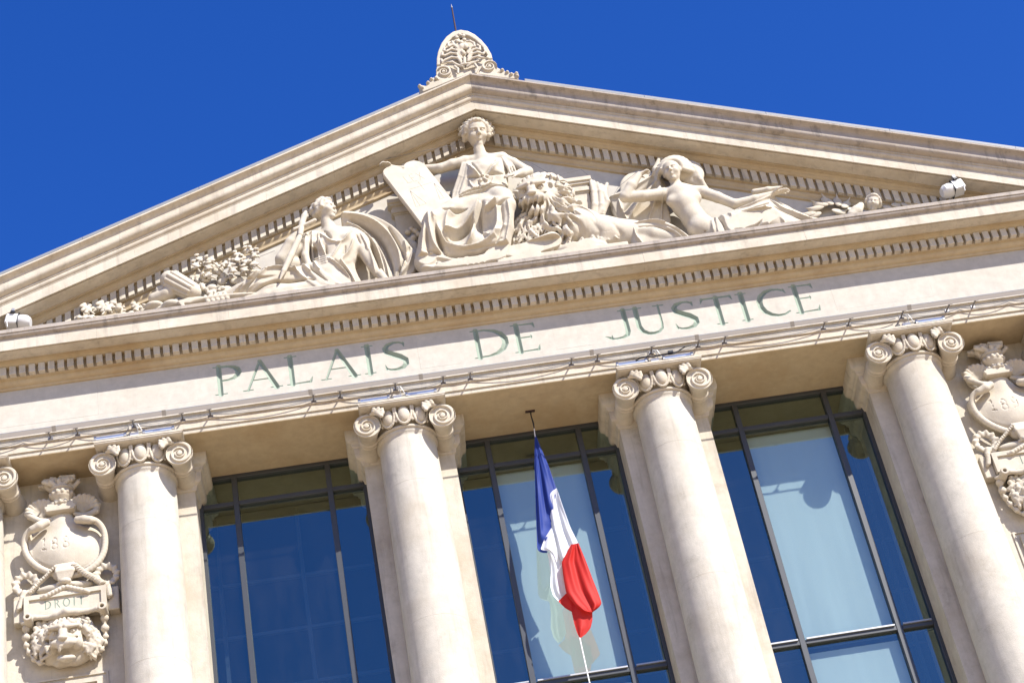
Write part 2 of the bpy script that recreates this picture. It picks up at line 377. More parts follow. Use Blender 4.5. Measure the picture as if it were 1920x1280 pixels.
def psd(poly):
    poly = np.array(poly, float)
    def fn(X, Y, Z):
        x = X[:, 0, 0][:, None]; z = Z[0, 0, :][None, :]; d = np.full((x.shape[0], z.shape[1]), 1e9); ins = np.zeros(d.shape, bool); n = len(poly)
        for i in range(n):
            a, b_ = poly[i], poly[(i+1) % n]; e = b_-a; wx, wz = x-a[0], z-a[1]; t = np.clip((wx*e[0]+wz*e[1])/(e@e+1e-12), 0, 1)
            d = np.minimum(d, (wx-t*e[0])**2+(wz-t*e[1])**2)
            if a[1] != b_[1]: ins ^= ((a[1] > z) != (b_[1] > z)) & (x < (b_[0]-a[0])*(z-a[1])/(b_[1]-a[1])+a[0])
        return (np.sqrt(d)*np.where(ins, -1, 1))[:, None, :]
    return fn
def sheet(s, outline, pts, ridges, Yn, back=.03, k=.03, edge=.05, thick=None):
    """cloth laid over a form: its front surface passes through pts (px, py, Y) and is thrown into folds;
    ridges are (line of pixels, height, half width), a negative height is a furrow"""
    outline = [(q[0], q[1], q[2] if len(q) > 2 else Yn) for q in outline]
    for _ in range(2):
        o2 = []
        for a_, b_ in zip(outline, outline[1:]+outline[:1]): o2 += [tuple(.75*u+.25*v for u, v in zip(a_, b_)), tuple(.25*u+.75*v for u, v in zip(a_, b_))]
        outline = o2
    o = [at(*q) for q in outline]; pf_ = psd([(q[0], q[2]) for q in o])
    c = np.array([at(*q) for q in pts]); xz = c[:, [0, 2]]; n = len(c)
    def ker(r2): return r2*np.log(r2+1e-6)*.5
    K = ker(((xz[:, None]-xz[None])**2).sum(-1))+np.eye(n)*.002; Pm = np.c_[np.ones(n), xz]
    sol = np.linalg.solve(np.block([[K, Pm], [Pm.T, np.zeros((3, 3))]]), np.r_[c[:, 1], 0, 0, 0])
    def soft(L_):
        for _ in range(2):
            o2 = [L_[0]]
            for a_, b_ in zip(L_[:-1], L_[1:]): o2 += [tuple(.75*u+.25*v for u, v in zip(a_, b_)), tuple(.25*u+.75*v for u, v in zip(a_, b_))]
            L_ = o2+[L_[-1]]
        return L_
    rl = [(np.array([at(x, y, Yn)[[0, 2]] for x, y in soft(L_)]), a*1.6, w_*.9) for L_, a, w_ in ridges]
    def fn(X, Y, Z):
        x = X[:, 0, 0][:, None]; z = Z[0, 0, :][None, :]; f = sol[n]+sol[n+1]*x+sol[n+2]*z
        for i in range(n): f = f+sol[i]*ker((x-xz[i, 0])**2+(z-xz[i, 1])**2)
        pd = pf_(X, Y, Z)[:, 0, :]; f = f+np.clip(1+pd/edge, 0, 1)**2*edge*.8       # rounded towards the rim
        d = np.maximum((f[:, None, :]-Y)*.72, pd[:, None, :])
        if thick: d = np.maximum(d, (Y-f[:, None, :]-thick)*.72)
        return d
    P_ = np.array(o); lo = P_.min(0); hi = P_.max(0); lo[1] = s.lo[1]; hi[1] = back
    s.op(lambda X, Y, Z: np.maximum(fn(X, Y, Z), Y-back), lo, hi, k)
    return crease(s, rl, lo, hi, back)
def crease(s, rl, lo, hi, back=.03):
    q = s.sub(lo-.1, hi+.1)
    if q is None: return s
    sl_, X, Y, Z = q; x = X[:, 0, 0][:, None]; z = Z[0, 0, :][None, :]; D = np.zeros((x.shape[0], z.shape[1]))
    for L_, a, w_ in rl:
        d = np.full(D.shape, 1e9); tt = np.zeros(D.shape); m = len(L_)-1
        for j in range(m):
            e = L_[j+1]-L_[j]; wx, wz = x-L_[j][0], z-L_[j][1]; t = np.clip((wx*e[0]+wz*e[1])/(e@e+1e-12), 0, 1); dd = (wx-t*e[0])**2+(wz-t*e[1])**2
            tt = np.where(dd < d, (j+t)/m, tt); d = np.minimum(d, dd)
        tap = .35+.65*np.sin(math.pi*np.clip(tt, .06, .94)); D += a*tap*np.exp(-(np.sqrt(d)/(w_*(.6+.4*tap)))**1.6)
    wt = np.clip((back-.02-Y)/.08, 0, 1)
    s.f[sl_] -= (np.clip(D, -.11, .11)[:, None, :]*.72*wt).astype(np.float32); return s
def creases(s, ridges, Yn):
    rl = [(np.array([at(x, y, Yn)[[0, 2]] for x, y in L_]), a*1.6, w_*.9) for L_, a, w_ in ridges]; c = np.concatenate([r[0] for r in rl])
    return crease(s, rl, np.array([c[:, 0].min(), s.lo[1], c[:, 1].min()]), np.array([c[:, 0].max(), .1, c[:, 1].max()]))
def ledge(s, z0=2.362, yf=-.60):
    """trim a sculpture to the ledge it stands on"""
    q = s.sub(s.lo, s.lo+s.n*s.h); sl_, X, Y, Z = q
    s.f = np.maximum(s.f, np.maximum(z0-Z, np.minimum(yf-Y, (z0+.36)-Z))+0*s.f).astype(np.float32); return s

def front(s, px, py, default=0.0, f=None):
    f = s.f if f is None else f
    """depth at which the sight line through a photo pixel meets the sculpture"""
    Ys = np.arange(s.lo[1]+s.h, s.lo[1]+(s.n[1]-2)*s.h, s.h*.5)
    for Y in Ys:
        i = np.round((at(px, py, Y)-s.lo)/s.h).astype(int)
        if np.all(i >= 0) and np.all(i < s.n) and f[tuple(i)] < 0: return Y
    return default

def lionhead(s, hc, f, u, Hh, mouth=True):
    f = n3(*f); u = np.array(u, float); u = n3(*(u-f*(u@f))); r = np.cross(f, u); ax = [r, f, u]
    L = lambda x, y, z: hc+Hh*(x*r+y*f+z*u)
    s.ell(L(0, 0, .08), (Hh*.40, Hh*.34, Hh*.38), ax, .03); s.ell(L(0, .26, .02), (Hh*.15, Hh*.28, Hh*.22), ax, .04)
    for q in (-1, 1):
        s.ell(L(q*.125, .42, -.15), (Hh*.16, Hh*.14, Hh*.12), ax, .018); s.ell(L(q*.26, .16, -.12), (Hh*.13, Hh*.16, Hh*.2), ax, .05)
        s.ell(L(q*.21, .36, .14), (Hh*.12, Hh*.12, Hh*.075), ax, .015, True); s.ell(L(q*.20, .27, .135), (Hh*.065, Hh*.05, Hh*.048), ax, .005); s.cap(L(q*.20, .36, .135), L(q*.20, .3, .135), Hh*.018, None, .004, True)
        s.cap(L(q*.06, .38, .25), L(q*.32, .27, .26), Hh*.065, Hh*.045, .015); s.cap(L(q*.045, .36, .2), L(q*.03, .52, .0), Hh*.06, Hh*.055, .015); s.ell(L(q*.05, .60, -.06), (Hh*.035, Hh*.05, Hh*.025), ax, .006, True)
        s.ell(L(q*.42, -.02, .20), (Hh*.10, Hh*.06, Hh*.14), ax, .015); s.ell(L(q*.42, .04, .20), (Hh*.055, Hh*.06, Hh*.085), ax, .008, True)
        s.cap(L(q*.17, .42, -.02), L(q*.33, .20, -.02), Hh*.022, None, .02, True)
    s.ell(L(0, .53, -.025), (Hh*.12, Hh*.075, Hh*.06), ax, .010); s.cap(L(0, .60, -.08), L(0, .58, -.26), Hh*.014, None, .01, True)
    if mouth:
        s.ell(L(0, .40, -.335), (Hh*.17, Hh*.26, Hh*.085), ax, .012, True); s.ell(L(0, .34, -.49), (Hh*.20, Hh*.20, Hh*.085), ax, .010); s.ell(L(0, .40, -.43), (Hh*.09, Hh*.10, Hh*.02), ax, .01)
        for q in (-1, 1): s.tube([(L(q*.10, .50, -.24), Hh*.028), (L(q*.10, .50, -.33), Hh*.010)], .005)
    else:
        s.cap(L(-.22, .46, -.31), L(.22, .46, -.31), Hh*.045, None, .012, True); s.ell(L(0, .38, -.46), (Hh*.20, Hh*.18, Hh*.13), ax, .010)
def leaf(s, c, d, up, L_, Wd, lobes=0, r0=.018):
    c = np.array(c); d = n3(*d); up = n3(*up); sd_ = np.cross(d, up); ax = [d, sd_, up]
    if not lobes:
        s.ell(c+d*L_*.42, (L_*.42, Wd*.5, r0*1.7), ax, .03); s.cap(c+d*L_*.3, c+d*L_*.98, Wd*.22, .008, .04); s.cap(c+d*L_*.05+up*r0*2.2, c+d*L_*.85+up*r0*1.6, .007, .004, .008, True)
    else:
        for i in range(lobes):
            t_ = .25+.7*i/(lobes-1); w_ = Wd*.5*math.sin(math.pi*(.15+.75*t_))
            for q in (-1, 1): s.ell(c+d*L_*t_+sd_*q*w_*.75, (Wd*.17, Wd*.17, r0*1.5), ax, .012)
        s.ell(c+d*L_*.95, (Wd*.2, Wd*.18, r0*1.5), ax, .012); s.ell(c+d*L_*.5, (L_*.45, Wd*.26, r0*1.6), ax, .015); s.cap(c-d*L_*.25, c+d*L_*.8+up*.012, .016, .007, .008)

# ============================================================ the square and the building shell
gz = -20.1
g = MB(); g.add([(-3000, -3000, gz), (3000, -3000, gz), (3000, 3000, gz), (-3000, 3000, gz)], [(0, 1, 2, 3)])
tag(g.build('square', m_ground), kind='structure')
court = thing('courthouse', 'pale limestone courthouse front with six engaged Ionic columns, carved frieze and pediment', 'courthouse', (0, 0, gz))
SL = .3935
XC = [-8.615, -6.0, -2.0, 2.0, 6.0, 8.615]
XE = 9.75           # end of the building
def arc(p0, p1, bulge, n=5):
    """quarter-like curve between two profile points"""
    out = []
    for i in range(n+1):
        t = i/n; y = p0[0]+(p1[0]-p0[0])*t; z = p0[1]+(p1[1]-p0[1])*t; b = bulge*math.sin(math.pi*t)
        dy, dz = p1[0]-p0[0], p1[1]-p0[1]; out.append((y-dz*b, z+dy*b))
    return out
def scurve(p0, p1, b, n=4):
    mid = ((p0[0]+p1[0])/2, (p0[1]+p1[1])/2)
    return arc(p0, mid, b, n)+arc(mid, p1, -b, n)[1:]
# architrave: three fasciae, taenia on top; soffit is its underside
ar = [(0, .351), (0, .418), (-.018, .418), (-.018, .54), (-.036, .545), (-.036, .64), (-.09, .655), (-.095, .695), (-.01, .71), (.3, .71), (.3, .39), (.05, .353)]
fixn(MB().ext([(0, .3515), (0, .418), (-.026, .42), (-.026, .54), (-.052, .543), (-.052, .635)]+arc((-.052, .635), (-.085, .655), -.3, 3)[1:]+[(-.095, .657), (-.095, .692), (-.02, .71), (.25, .71), (.25, .3515)], -XE, XE).build('architrave', m_stone, court, auto=35))
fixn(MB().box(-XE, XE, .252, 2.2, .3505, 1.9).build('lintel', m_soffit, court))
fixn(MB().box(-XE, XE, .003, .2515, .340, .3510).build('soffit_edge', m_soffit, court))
# frieze body (its lettered face is laid 4 mm in front of it, below)
fixn(MB().box(-XE, XE, .10, .24, .711, 1.652).build('frieze_core', m_frieze, court))
# cornice: bed mould, dentil band, soffit
bed = [(.02, 1.65), (-.005, 1.652), (-.02, 1.672)]+arc((-.02, 1.685), (-.10, 1.772), .22, 5)+[(-.150, 1.772), (-.150, 1.928)]+scurve((-.20, 1.93), (-.265, 1.985), .2, 3)+[(-.27, 2.0), (-.30, 2.0), (-.30, 2.013), (.3, 2.013), (.3, 1.65)]
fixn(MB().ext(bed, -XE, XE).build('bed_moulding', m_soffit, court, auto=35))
# corona and its weathered top moulding, cut into the stones the joints show
def stones(name, prof, mat, x0, x1, m, seed, lens=(.95, 1.45), gap=.0018):
    g_ = random.Random(seed); x = x0; sgn = 1 if x1 > x0 else -1; n = 0
    while abs(x1-x) > .01:
        L = g_.uniform(*lens); nx = x+sgn*L
        if abs(x1-nx) < .5 or (nx-x1)*sgn > 0: nx = x1
        j = g_.uniform(-.002, .002); pr = [(y+j, z) for y, z in prof]
        fixn(MB().ext(pr, x+sgn*gap/2, nx-sgn*gap/2, m).build(name, mat, court, auto=35)); x = nx; n += 1
cor = [(-.30, 2.0105), (-.50, 2.0105), (-.50, 2.022), (-.525, 2.022), (-.525, 2.01), (-.54, 2.01), (-.54, 2.22), (-.30, 2.22)]
stones('corona_stone', cor, m_stone, -XE-.2, XE+.2, 0, 3)
top = [(-.25, 2.222), (-.548, 2.222), (-.552, 2.235)]+arc((-.556, 2.236), (-.605, 2.29), .25, 4)+[(-.62, 2.293), (-.62, 2.358), (-.25, 2.375)]
stones('cornice_capping', top, m_sill, -XE-.25, XE+.25, 0, 9, (1.6, 2.4))
fixn(MB().box(-XE, XE, -.249, 2.2, 2.015, 2.372).build('cornice_core', m_stone, court))
# dentils
def dentil_mesh(m, w_, h_, y0, y1):
    b = MB(); b.bevbox(-w_/2, w_/2, y0, y1, 0, h_, .004)
    v = [(x, y, z-m*x) for x, y, z in b.v]; me = bpy.data.meshes.new('dentil'); me.from_pydata(v, [], b.f); me.materials.append(m_stone); return me
def place(me, name, loc, parent):
    o = bpy.data.objects.new(name, me); o.location = Vector(loc)-wloc(parent); return link(o, parent)
dm = dentil_mesh(0, .099, .156, -.24, -.149)
x = -9.612
while x < 9.7: place(dm, 'dentil', (x, 0, 1.773), court); x += .1478
dl = dentil_mesh(-SL, .094, .232, -.145, -.075); dr = dentil_mesh(SL, .094, .232, -.145, -.075)
for i in range(55):
    x = .30+i*.1452
    if 5.465-SL*x < 2.35: break
    place(dr, 'dentil', (x, 0, 5.468-SL*x), court); place(dl, 'dentil', (-x, 0, 5.468-SL*x), court)
# pediment: tympanum wall, raking bed mould, corona, sima, zinc roof edge
zt = 5.36
tv = [(-XE, 2.3), (XE, 2.3), (XE, zt-SL*XE+.9), (0, zt+.9), (-XE, zt-SL*XE+.9)]
b = MB(); b.add([(x, .02, z) for x, z in tv]+[(x, .5, z) for x, z in tv], [(0, 1, 2, 3, 4), (9, 8, 7, 6, 5)]+[(i, (i+1) % 5, 5+(i+1) % 5, 5+i) for i in range(5)])
fixn(b.build('tympanum', m_frieze, court))
rbed = [(.021, 5.31), (-.02, 5.32), (-.022, 5.335), (-.012, 5.337), (-.015, 5.36)]+arc((-.02, 5.375), (-.045, 5.465), .2, 4)+[(-.077, 5.472), (-.077, 5.702)]+[(-.13, 5.705)]+scurve((-.14, 5.72), (-.20, 5.80), .2, 3)+[(-.20, 5.815), (-.25, 5.815), (-.25, 5.84), (.2, 5.84), (.2, 5.31)]
rcor = [(-.245, 5.8405), (-.49, 5.8405), (-.49, 5.862), (-.515, 5.862), (-.515, 5.838), (-.54, 5.838), (-.54, 6.03), (-.245, 6.03)]
rsub = [(-.245, 6.032), (-.548, 6.032)]+arc((-.55, 6.045), (-.585, 6.125), .25, 4)+[(-.60, 6.127), (-.60, 6.160), (-.245, 6.16)]
rsim = [(-.245, 6.163), (-.61, 6.163)]+scurve((-.615, 6.165), (-.785, 6.395), .26, 8)+[(-.80, 6.40), (-.80, 6.432), (-.245, 6.432)]
for sg in (1, -1):
    X1 = sg*(XE+.3)
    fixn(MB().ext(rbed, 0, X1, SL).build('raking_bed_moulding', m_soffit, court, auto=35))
    stones('raking_corona_stone', rcor, m_stone, 0, X1, SL, 20+sg)
    fixn(MB().ext(rsub, 0, X1, SL).build('raking_fillet', m_stone, court, auto=35))
    stones('sima_stone', rsim, m_sill if sg > 0 else m_stone, 0, X1, SL, 30+sg, (1.5, 2.3), .0018)  # right side gets the darker stone, its shade painted into the colour
    fixn(MB().ext([(-.244, 5.845), (.5, 5.845), (.5, 6.47), (-.244, 6.47)], 0, X1, SL).build('pediment_core', m_stone, court))
    fixn(MB().ext([(-.74, 6.433), (-.20, 6.433), (-.20, 6.462), (-.74, 6.462)], sg*.85, X1, SL).build('roof_gap_shade', m_dark, court))  # solid dark strip painting the shade between sima and zinc
    # zinc sheets of the roof edge, one object each
    x = .9; k = 0
    while x < XE:
        nx = min(x+1.9, XE+.3)
        fixn(MB().ext([(-.775, 6.462), (-.775, 6.512), (-.75, 6.525), (7.5, 6.525), (7.5, 6.462)], sg*x, sg*(nx-.006), SL).build('zinc_sheet', m_zinc, court)); x = nx
fixn(MB().add([(-XE, .5, 2.3), (XE, .5, 2.3), (XE, 12, 2.3), (-XE, 12, 2.3)], [(0, 1, 2, 3)]).build('attic_floor', m_room, court))

# ------------------------------------------------------------ lettered frieze: V-cut letters, each an object of its own
def seg(*p): return list(p)
GL = {  # strokes on a unit cap height: (x, y, half width)
 'P': (.56, [[(.14, 0, .055), (.14, 1, .055)], [(.03, .008, .012), (.27, .008, .012)], [(.03, .992, .014), (.3, .985, .03)], [(.14, .975, .02), (.34, .97, .028), (.46, .92, .045), (.53, .83, .06), (.55, .73, .064), (.52, .62, .056), (.44, .53, .04), (.32, .485, .024), (.14, .48, .018)]]),
 'A': (.80, [[(.10, 0, .022), (.40, 1.0, .03)], [(.40, 1.0, .045), (.70, 0, .062)], [(.19, .34, .018), (.60, .34, .018)], [(0, .008, .012), (.2, .008, .012)], [(.58, .008, .012), (.82, .008, .012)]]),
 'L': (.58, [[(.14, 0, .055), (.14, 1, .055)], [(.03, .992, .012), (.27, .992, .012)], [(.03, .008, .012), (.3, .012, .018), (.52, .018, .026)], [(.52, .02, .03), (.57, .19, .004)]]),
 'I': (.28, [[(.14, 0, .058), (.14, 1, .058)], [(.03, .992, .012), (.25, .992, .012)], [(.03, .008, .012), (.25, .008, .012)]]),
 'S': (.56, [[(.50, .80, .004), (.485, .93, .03)], [(.485, .92, .02), (.40, .975, .024), (.28, .985, .032), (.15, .92, .046), (.09, .80, .056), (.12, .68, .064), (.24, .57, .072), (.38, .46, .074), (.49, .33, .064), (.50, .19, .056), (.42, .07, .044), (.28, .015, .032), (.15, .03, .022), (.07, .09, .02)], [(.07, .07, .03), (.045, .23, .004)]]),
 'D': (.80, [[(.14, 0, .055), (.14, 1, .055)], [(.03, .008, .012), (.3, .014, .02)], [(.03, .992, .012), (.3, .986, .02)], [(.14, .978, .02), (.34, .975, .024), (.52, .91, .04), (.66, .77, .058), (.73, .58, .068), (.73, .42, .068), (.66, .23, .058), (.52, .09, .04), (.34, .025, .024), (.14, .022, .02)]]),
 'E': (.58, [[(.14, 0, .055), (.14, 1, .055)], [(.03, .992, .012), (.27, .988, .018), (.50, .982, .024)], [(.50, .98, .03), (.53, .83, .004)], [(.14, .51, .017), (.42, .51, .02)], [(.42, .44, .004), (.42, .51, .024), (.42, .58, .004)], [(.03, .008, .012), (.3, .012, .018), (.53, .018, .026)], [(.53, .02, .03), (.57, .19, .004)]]),
 'J': (.70, [[(.52, 1, .055), (.53, .22, .055), (.50, .09, .045), (.40, .02, .03), (.26, .0, .022), (.17, .01, .02)], [(.41, .992, .012), (.65, .992, .012)], [(.15, .03, .035), (.02, .13, .004)], [(.15, .03, .035), (.17, .14, .004)]]),
 'U': (.78, [[(.14, 1, .055), (.14, .32, .055), (.19, .14, .052), (.30, .03, .042), (.42, .01, .036), (.54, .05, .03), (.62, .16, .026), (.64, .34, .024), (.64, 1, .026)], [(.02, .992, .012), (.27, .992, .012)], [(.53, .992, .012), (.75, .992, .012)]]),
 'T': (.70, [[(.35, 0, .057), (.35, .98, .057)], [(.04, .982, .024), (.66, .982, .024)], [(.04, .98, .03), (0, .83, .004)], [(.66, .98, .03), (.70, .83, .004)], [(.24, .008, .012), (.46, .008, .012)]]),
 'C': (.76, [[(.70, .80, .006), (.66, .93, .028)], [(.66, .90, .02), (.55, .965, .024), (.42, .985, .03), (.27, .93, .046), (.15, .79, .06), (.09, .60, .068), (.09, .42, .068), (.15, .22, .060), (.27, .08, .046), (.42, .015, .032), (.56, .03, .024), (.68, .12, .018)]]),
 'R': (.70, [[(.14, 0, .055), (.14, 1, .055)], [(.03, .008, .012), (.27, .008, .012)], [(.03, .992, .014), (.3, .985, .02)], [(.14, .975, .02), (.34, .97, .028), (.46, .90, .05), (.50, .76, .058), (.44, .60, .045), (.32, .54, .024), (.14, .53, .018)], [(.34, .53, .04), (.62, .04, .052), (.72, .0, .02)]]),
 'O': (.86, [[(.42+.36*math.cos(t*math.pi/8), .5+.485*math.sin(t*math.pi/8), .030+.034*abs(math.cos(t*math.pi/8))) for t in range(17)]]),
 'X': (.80, [[(.14, 1, .05), (.66, 0, .05)], [(.64, 1, .02), (.14, 0, .02)]]),
 '1': (.36, [[(.2, 0, .05), (.2, 1, .05)], [(.2, .98, .03), (.05, .88, .02)], [(.05, .01, .02), (.35, .01, .02)]]),
 '8': (.60, [[(.30+.19*math.cos(t*math.pi/6), .75+.23*math.sin(t*math.pi/6), .035) for t in range(13)], [(.30+.24*math.cos(t*math.pi/6), .26+.26*math.sin(t*math.pi/6), .04) for t in range(13)]]),
 '9': (.60, [[(.30+.23*math.cos(t*math.pi/6), .72+.26*math.sin(t*math.pi/6), .04) for t in range(13)], [(.53, .72, .045), (.50, .35, .04), (.36, .10, .035), (.16, .0, .02)]]),
}
WK = 1.3
def vfield(ch, X, Z, x0, z0, hz, sx=1.0):
    """depth of the V-cut of letter ch at points X,Z (metres)"""
    U = (X-x0)/(hz*sx); V = (Z-z0)/hz; best = np.full(U.shape, -1.0)
    for st in GL[ch][1]:
        for (ax, ay, aw), (bx, by, bw) in zip(st[:-1], st[1:]):
            dx, dy = (bx-ax)*sx, by-ay; L = dx*dx+dy*dy+1e-9
            px, py = (U-ax)*sx, V-ay; t = np.clip((px*dx+py*dy)/L, 0, 1)
            best = np.maximum(best, WK*(aw+(bw-aw)*t)-np.sqrt((px-t*dx)**2+(py-t*dy)**2))
    return best*hz
def relief(name, letter_name, word, xs, z0, hz, x0, x1, za, zb, Y, h, mat, matl, parent, lparent, depth=1.0, sx=1.0, sign=1, lsub=True):
    """a wall face carrying V-cut letters: xs are the left edges of the letters"""
    nx = int(round((x1-x0)/h)); nz = int(round((zb-za)/h))
    X = x0+np.arange(nx+1)*h; Z = za+np.arange(nz+1)*(zb-za)/nz; XX, ZZ = np.meshgrid(X, Z, indexing='ij')
    D = np.full(XX.shape, -1.0); who = np.full(XX.shape, -1)
    for i, (ch, xl) in enumerate(zip(word, xs)):
        w_ = GL[ch][0]*hz*sx; a = max(0, int((xl-.12-x0)/h)); b_ = min(nx+1, int((xl+w_+.14-x0)/h)+2)
        d = vfield(ch, XX[a:b_], ZZ[a:b_], xl, z0, hz, sx); m = d > D[a:b_]
        D[a:b_] = np.where(m, d, D[a:b_]); who[a:b_] = np.where(m, i, who[a:b_])
    YY = Y+np.clip(D, 0, None)*depth
    idx = np.arange((nx+1)*(nz+1)).reshape(nx+1, nz+1)
    Q = np.stack([idx[:-1, :-1], idx[1:, :-1], idx[1:, 1:], idx[:-1, 1:]], -1).reshape(-1, 4)
    V = np.stack([XX, YY, ZZ], -1).reshape(-1, 3); Df = D.reshape(-1); wf = who.reshape(-1)
    inl = (Df[Q] > 1e-4).any(1); own = wf[Q[:, 0]]
    def put(nm, q, mt, par, sm):
        u, inv = np.unique(q, return_inverse=True); return obj(nm, V[u], inv.reshape(-1, 4), mt, par)
    base = put(name, Q[~inl], mat, parent, False)
    for i in range(len(word)):
        q = Q[inl & (own == i)]
        if len(q): tag(put(letter_name, q, matl, base, False), 'carved letter '+word[i])
    return base

words = [('PALAIS', [-4.82, -4.37, -3.71, -3.16, -2.50, -2.19], -5.02, -1.62), ('DE', [-.78, -.14], -1.0, .52), ('JUSTICE', [1.30, 1.775, 2.42, 2.92, 3.48, 3.78, 4.35], 1.10, 5.02)]
ZF0, ZF1 = .965, 1.60
for wd, xs, xa, xb in words:
    relief('frieze_inscription', 'letter', wd, xs, 1.012, .548, xa, xb, ZF0, ZF1, .02, .0065, m_frieze, m_letter, court, None, .9, 1.34)
fr_g = random.Random(4)
def fstones(x0, x1, z0, z1, L=1.5):
    n = max(1, round((x1-x0)/L))
    for i in range(n):
        a, b_ = x0+(x1-x0)*i/n, x0+(x1-x0)*(i+1)/n
        fixn(MB().box(a+.0008, b_-.0008, .02+fr_g.uniform(-.0015, .0015), .099, z0, z1).build('frieze_stone', m_frieze, court))
for a, b_ in ((-XE, -5.02), (-1.62, -1.0), (.52, 1.10), (5.02, XE)): fstones(a, b_, ZF0, ZF1)
fixn(MB().box(-XE, XE, .0205, .099, .712, ZF0-.0005).build('frieze_band', m_frieze, court)); fixn(MB().box(-XE, XE, .0205, .099, ZF1+.0005, 1.651).build('frieze_band', m_frieze, court))

# ============================================================ wall, pilasters, window openings
WY, GY = .74, 1.22
ZB = -12.0
HW = .70
openings = [(XC[i]+HW, XC[i+1]-HW) for i in (1, 2, 3)]
for xc in XC[1:5]:
    o = thing('pilaster', None, None, (xc, WY, ZB)); o.parent = court; o.location = Vector((xc, WY, ZB))-wloc(court)
    fixn(MB().box(xc-HW, xc+HW, WY, 2.0, ZB, .352).build('pilaster_shaft', m_stone, o))
    # capital: stepped mouldings returning round the pilaster towards the window
    pr = [(0, -.215), (.02, -.205), (.03, -.185), (.03, -.17)]+scurve((.035, -.165), (.115, -.06), .18, 4)+[(.12, -.045), (.12, .07), (.145, .085)]+scurve((.15, .09), (.225, .20), .18, 4)+[(.23, .212), (.23, .3505)]
    xa, xb = (xc if xc == -6.0 else xc-HW), (xc if xc == 6.0 else xc+HW); b = MB()
    for i, (o_, z_) in enumerate(pr):
        l_ = xa-(o_ if xa < xc else 0); r_ = xb+(o_ if xb > xc else 0)
        b.v += [(l_, 2.0, z_), (l_, WY-o_-.001, z_), (r_, WY-o_-.001, z_), (r_, 2.0, z_)]
    for i in range(len(pr)-1):
        for k in range(3): b.f.append((i*4+k, i*4+k+1, i*4+k+5, i*4+k+4))
    b.build('pilaster_capital', m_stone, o, auto=30)
for sx in (-1, 1):
    x0, x1 = sorted((sx*6.701, sx*XE))
    b = MB(); b.box(x0, x1, WY+.002, 2.0, ZB, .350); fixn(b.build('niche_wall', m_stone, court))
    xm = sx*7.3                                                     # moulded panel below the trophy
    def fr(x0, x1, z0, z1, w_, ya, yb): return [(x0, x1, z1-w_, z1), (x0, x0+w_, z0, z1-w_), (x1-w_, x1, z0, z1-w_)]
    b = MB()
    for q in fr(xm-.62, xm+.56, -7.5, -3.10, .03, 0, 0): b.box(q[0], q[1], WY-.022, WY+.01, q[2], q[3])
    for q in fr(xm-.53, xm+.47, -7.5, -3.19, .07, 0, 0): b.box(q[0], q[1], WY-.05, WY+.01, q[2], q[3])
    fixn(b.build('panel_moulding', m_stone, court)); fixn(MB().box(xm-.27, xm+.21, WY-.035, WY+.01, -7.4, -3.42).build('inner_panel', m_stone, court))
# interior: a dim room
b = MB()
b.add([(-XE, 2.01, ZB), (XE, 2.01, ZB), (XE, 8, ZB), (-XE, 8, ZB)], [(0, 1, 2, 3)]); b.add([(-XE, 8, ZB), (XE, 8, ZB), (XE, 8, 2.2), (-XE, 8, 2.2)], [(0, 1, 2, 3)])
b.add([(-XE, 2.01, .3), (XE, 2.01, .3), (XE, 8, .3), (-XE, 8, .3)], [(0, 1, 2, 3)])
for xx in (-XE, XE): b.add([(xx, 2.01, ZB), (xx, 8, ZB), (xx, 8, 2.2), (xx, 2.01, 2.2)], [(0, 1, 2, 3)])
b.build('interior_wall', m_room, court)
b = MB()
for k in range(15): b.box(-9.1+1.3*k, -9.04+1.3*k, 2.3, 2.36, ZB, .29)
for k in range(12): b.box(-XE+.01, XE-.01, 2.301, 2.359, -1.0-k*.95, -.95-k*.95)
fixn(b.build('inner_glazing_bars', m_frame, court))
fixn(MB().box(-XE-.001, XE+.001, -2.2, 8.2, gz, ZB).build('podium', m_stone, court))
for sx in (-1, 1): fixn(MB().box(*sorted((sx*XE, sx*(XE+.3))), .3, 9, ZB, 2.2).build('end_wall', m_stone, court))
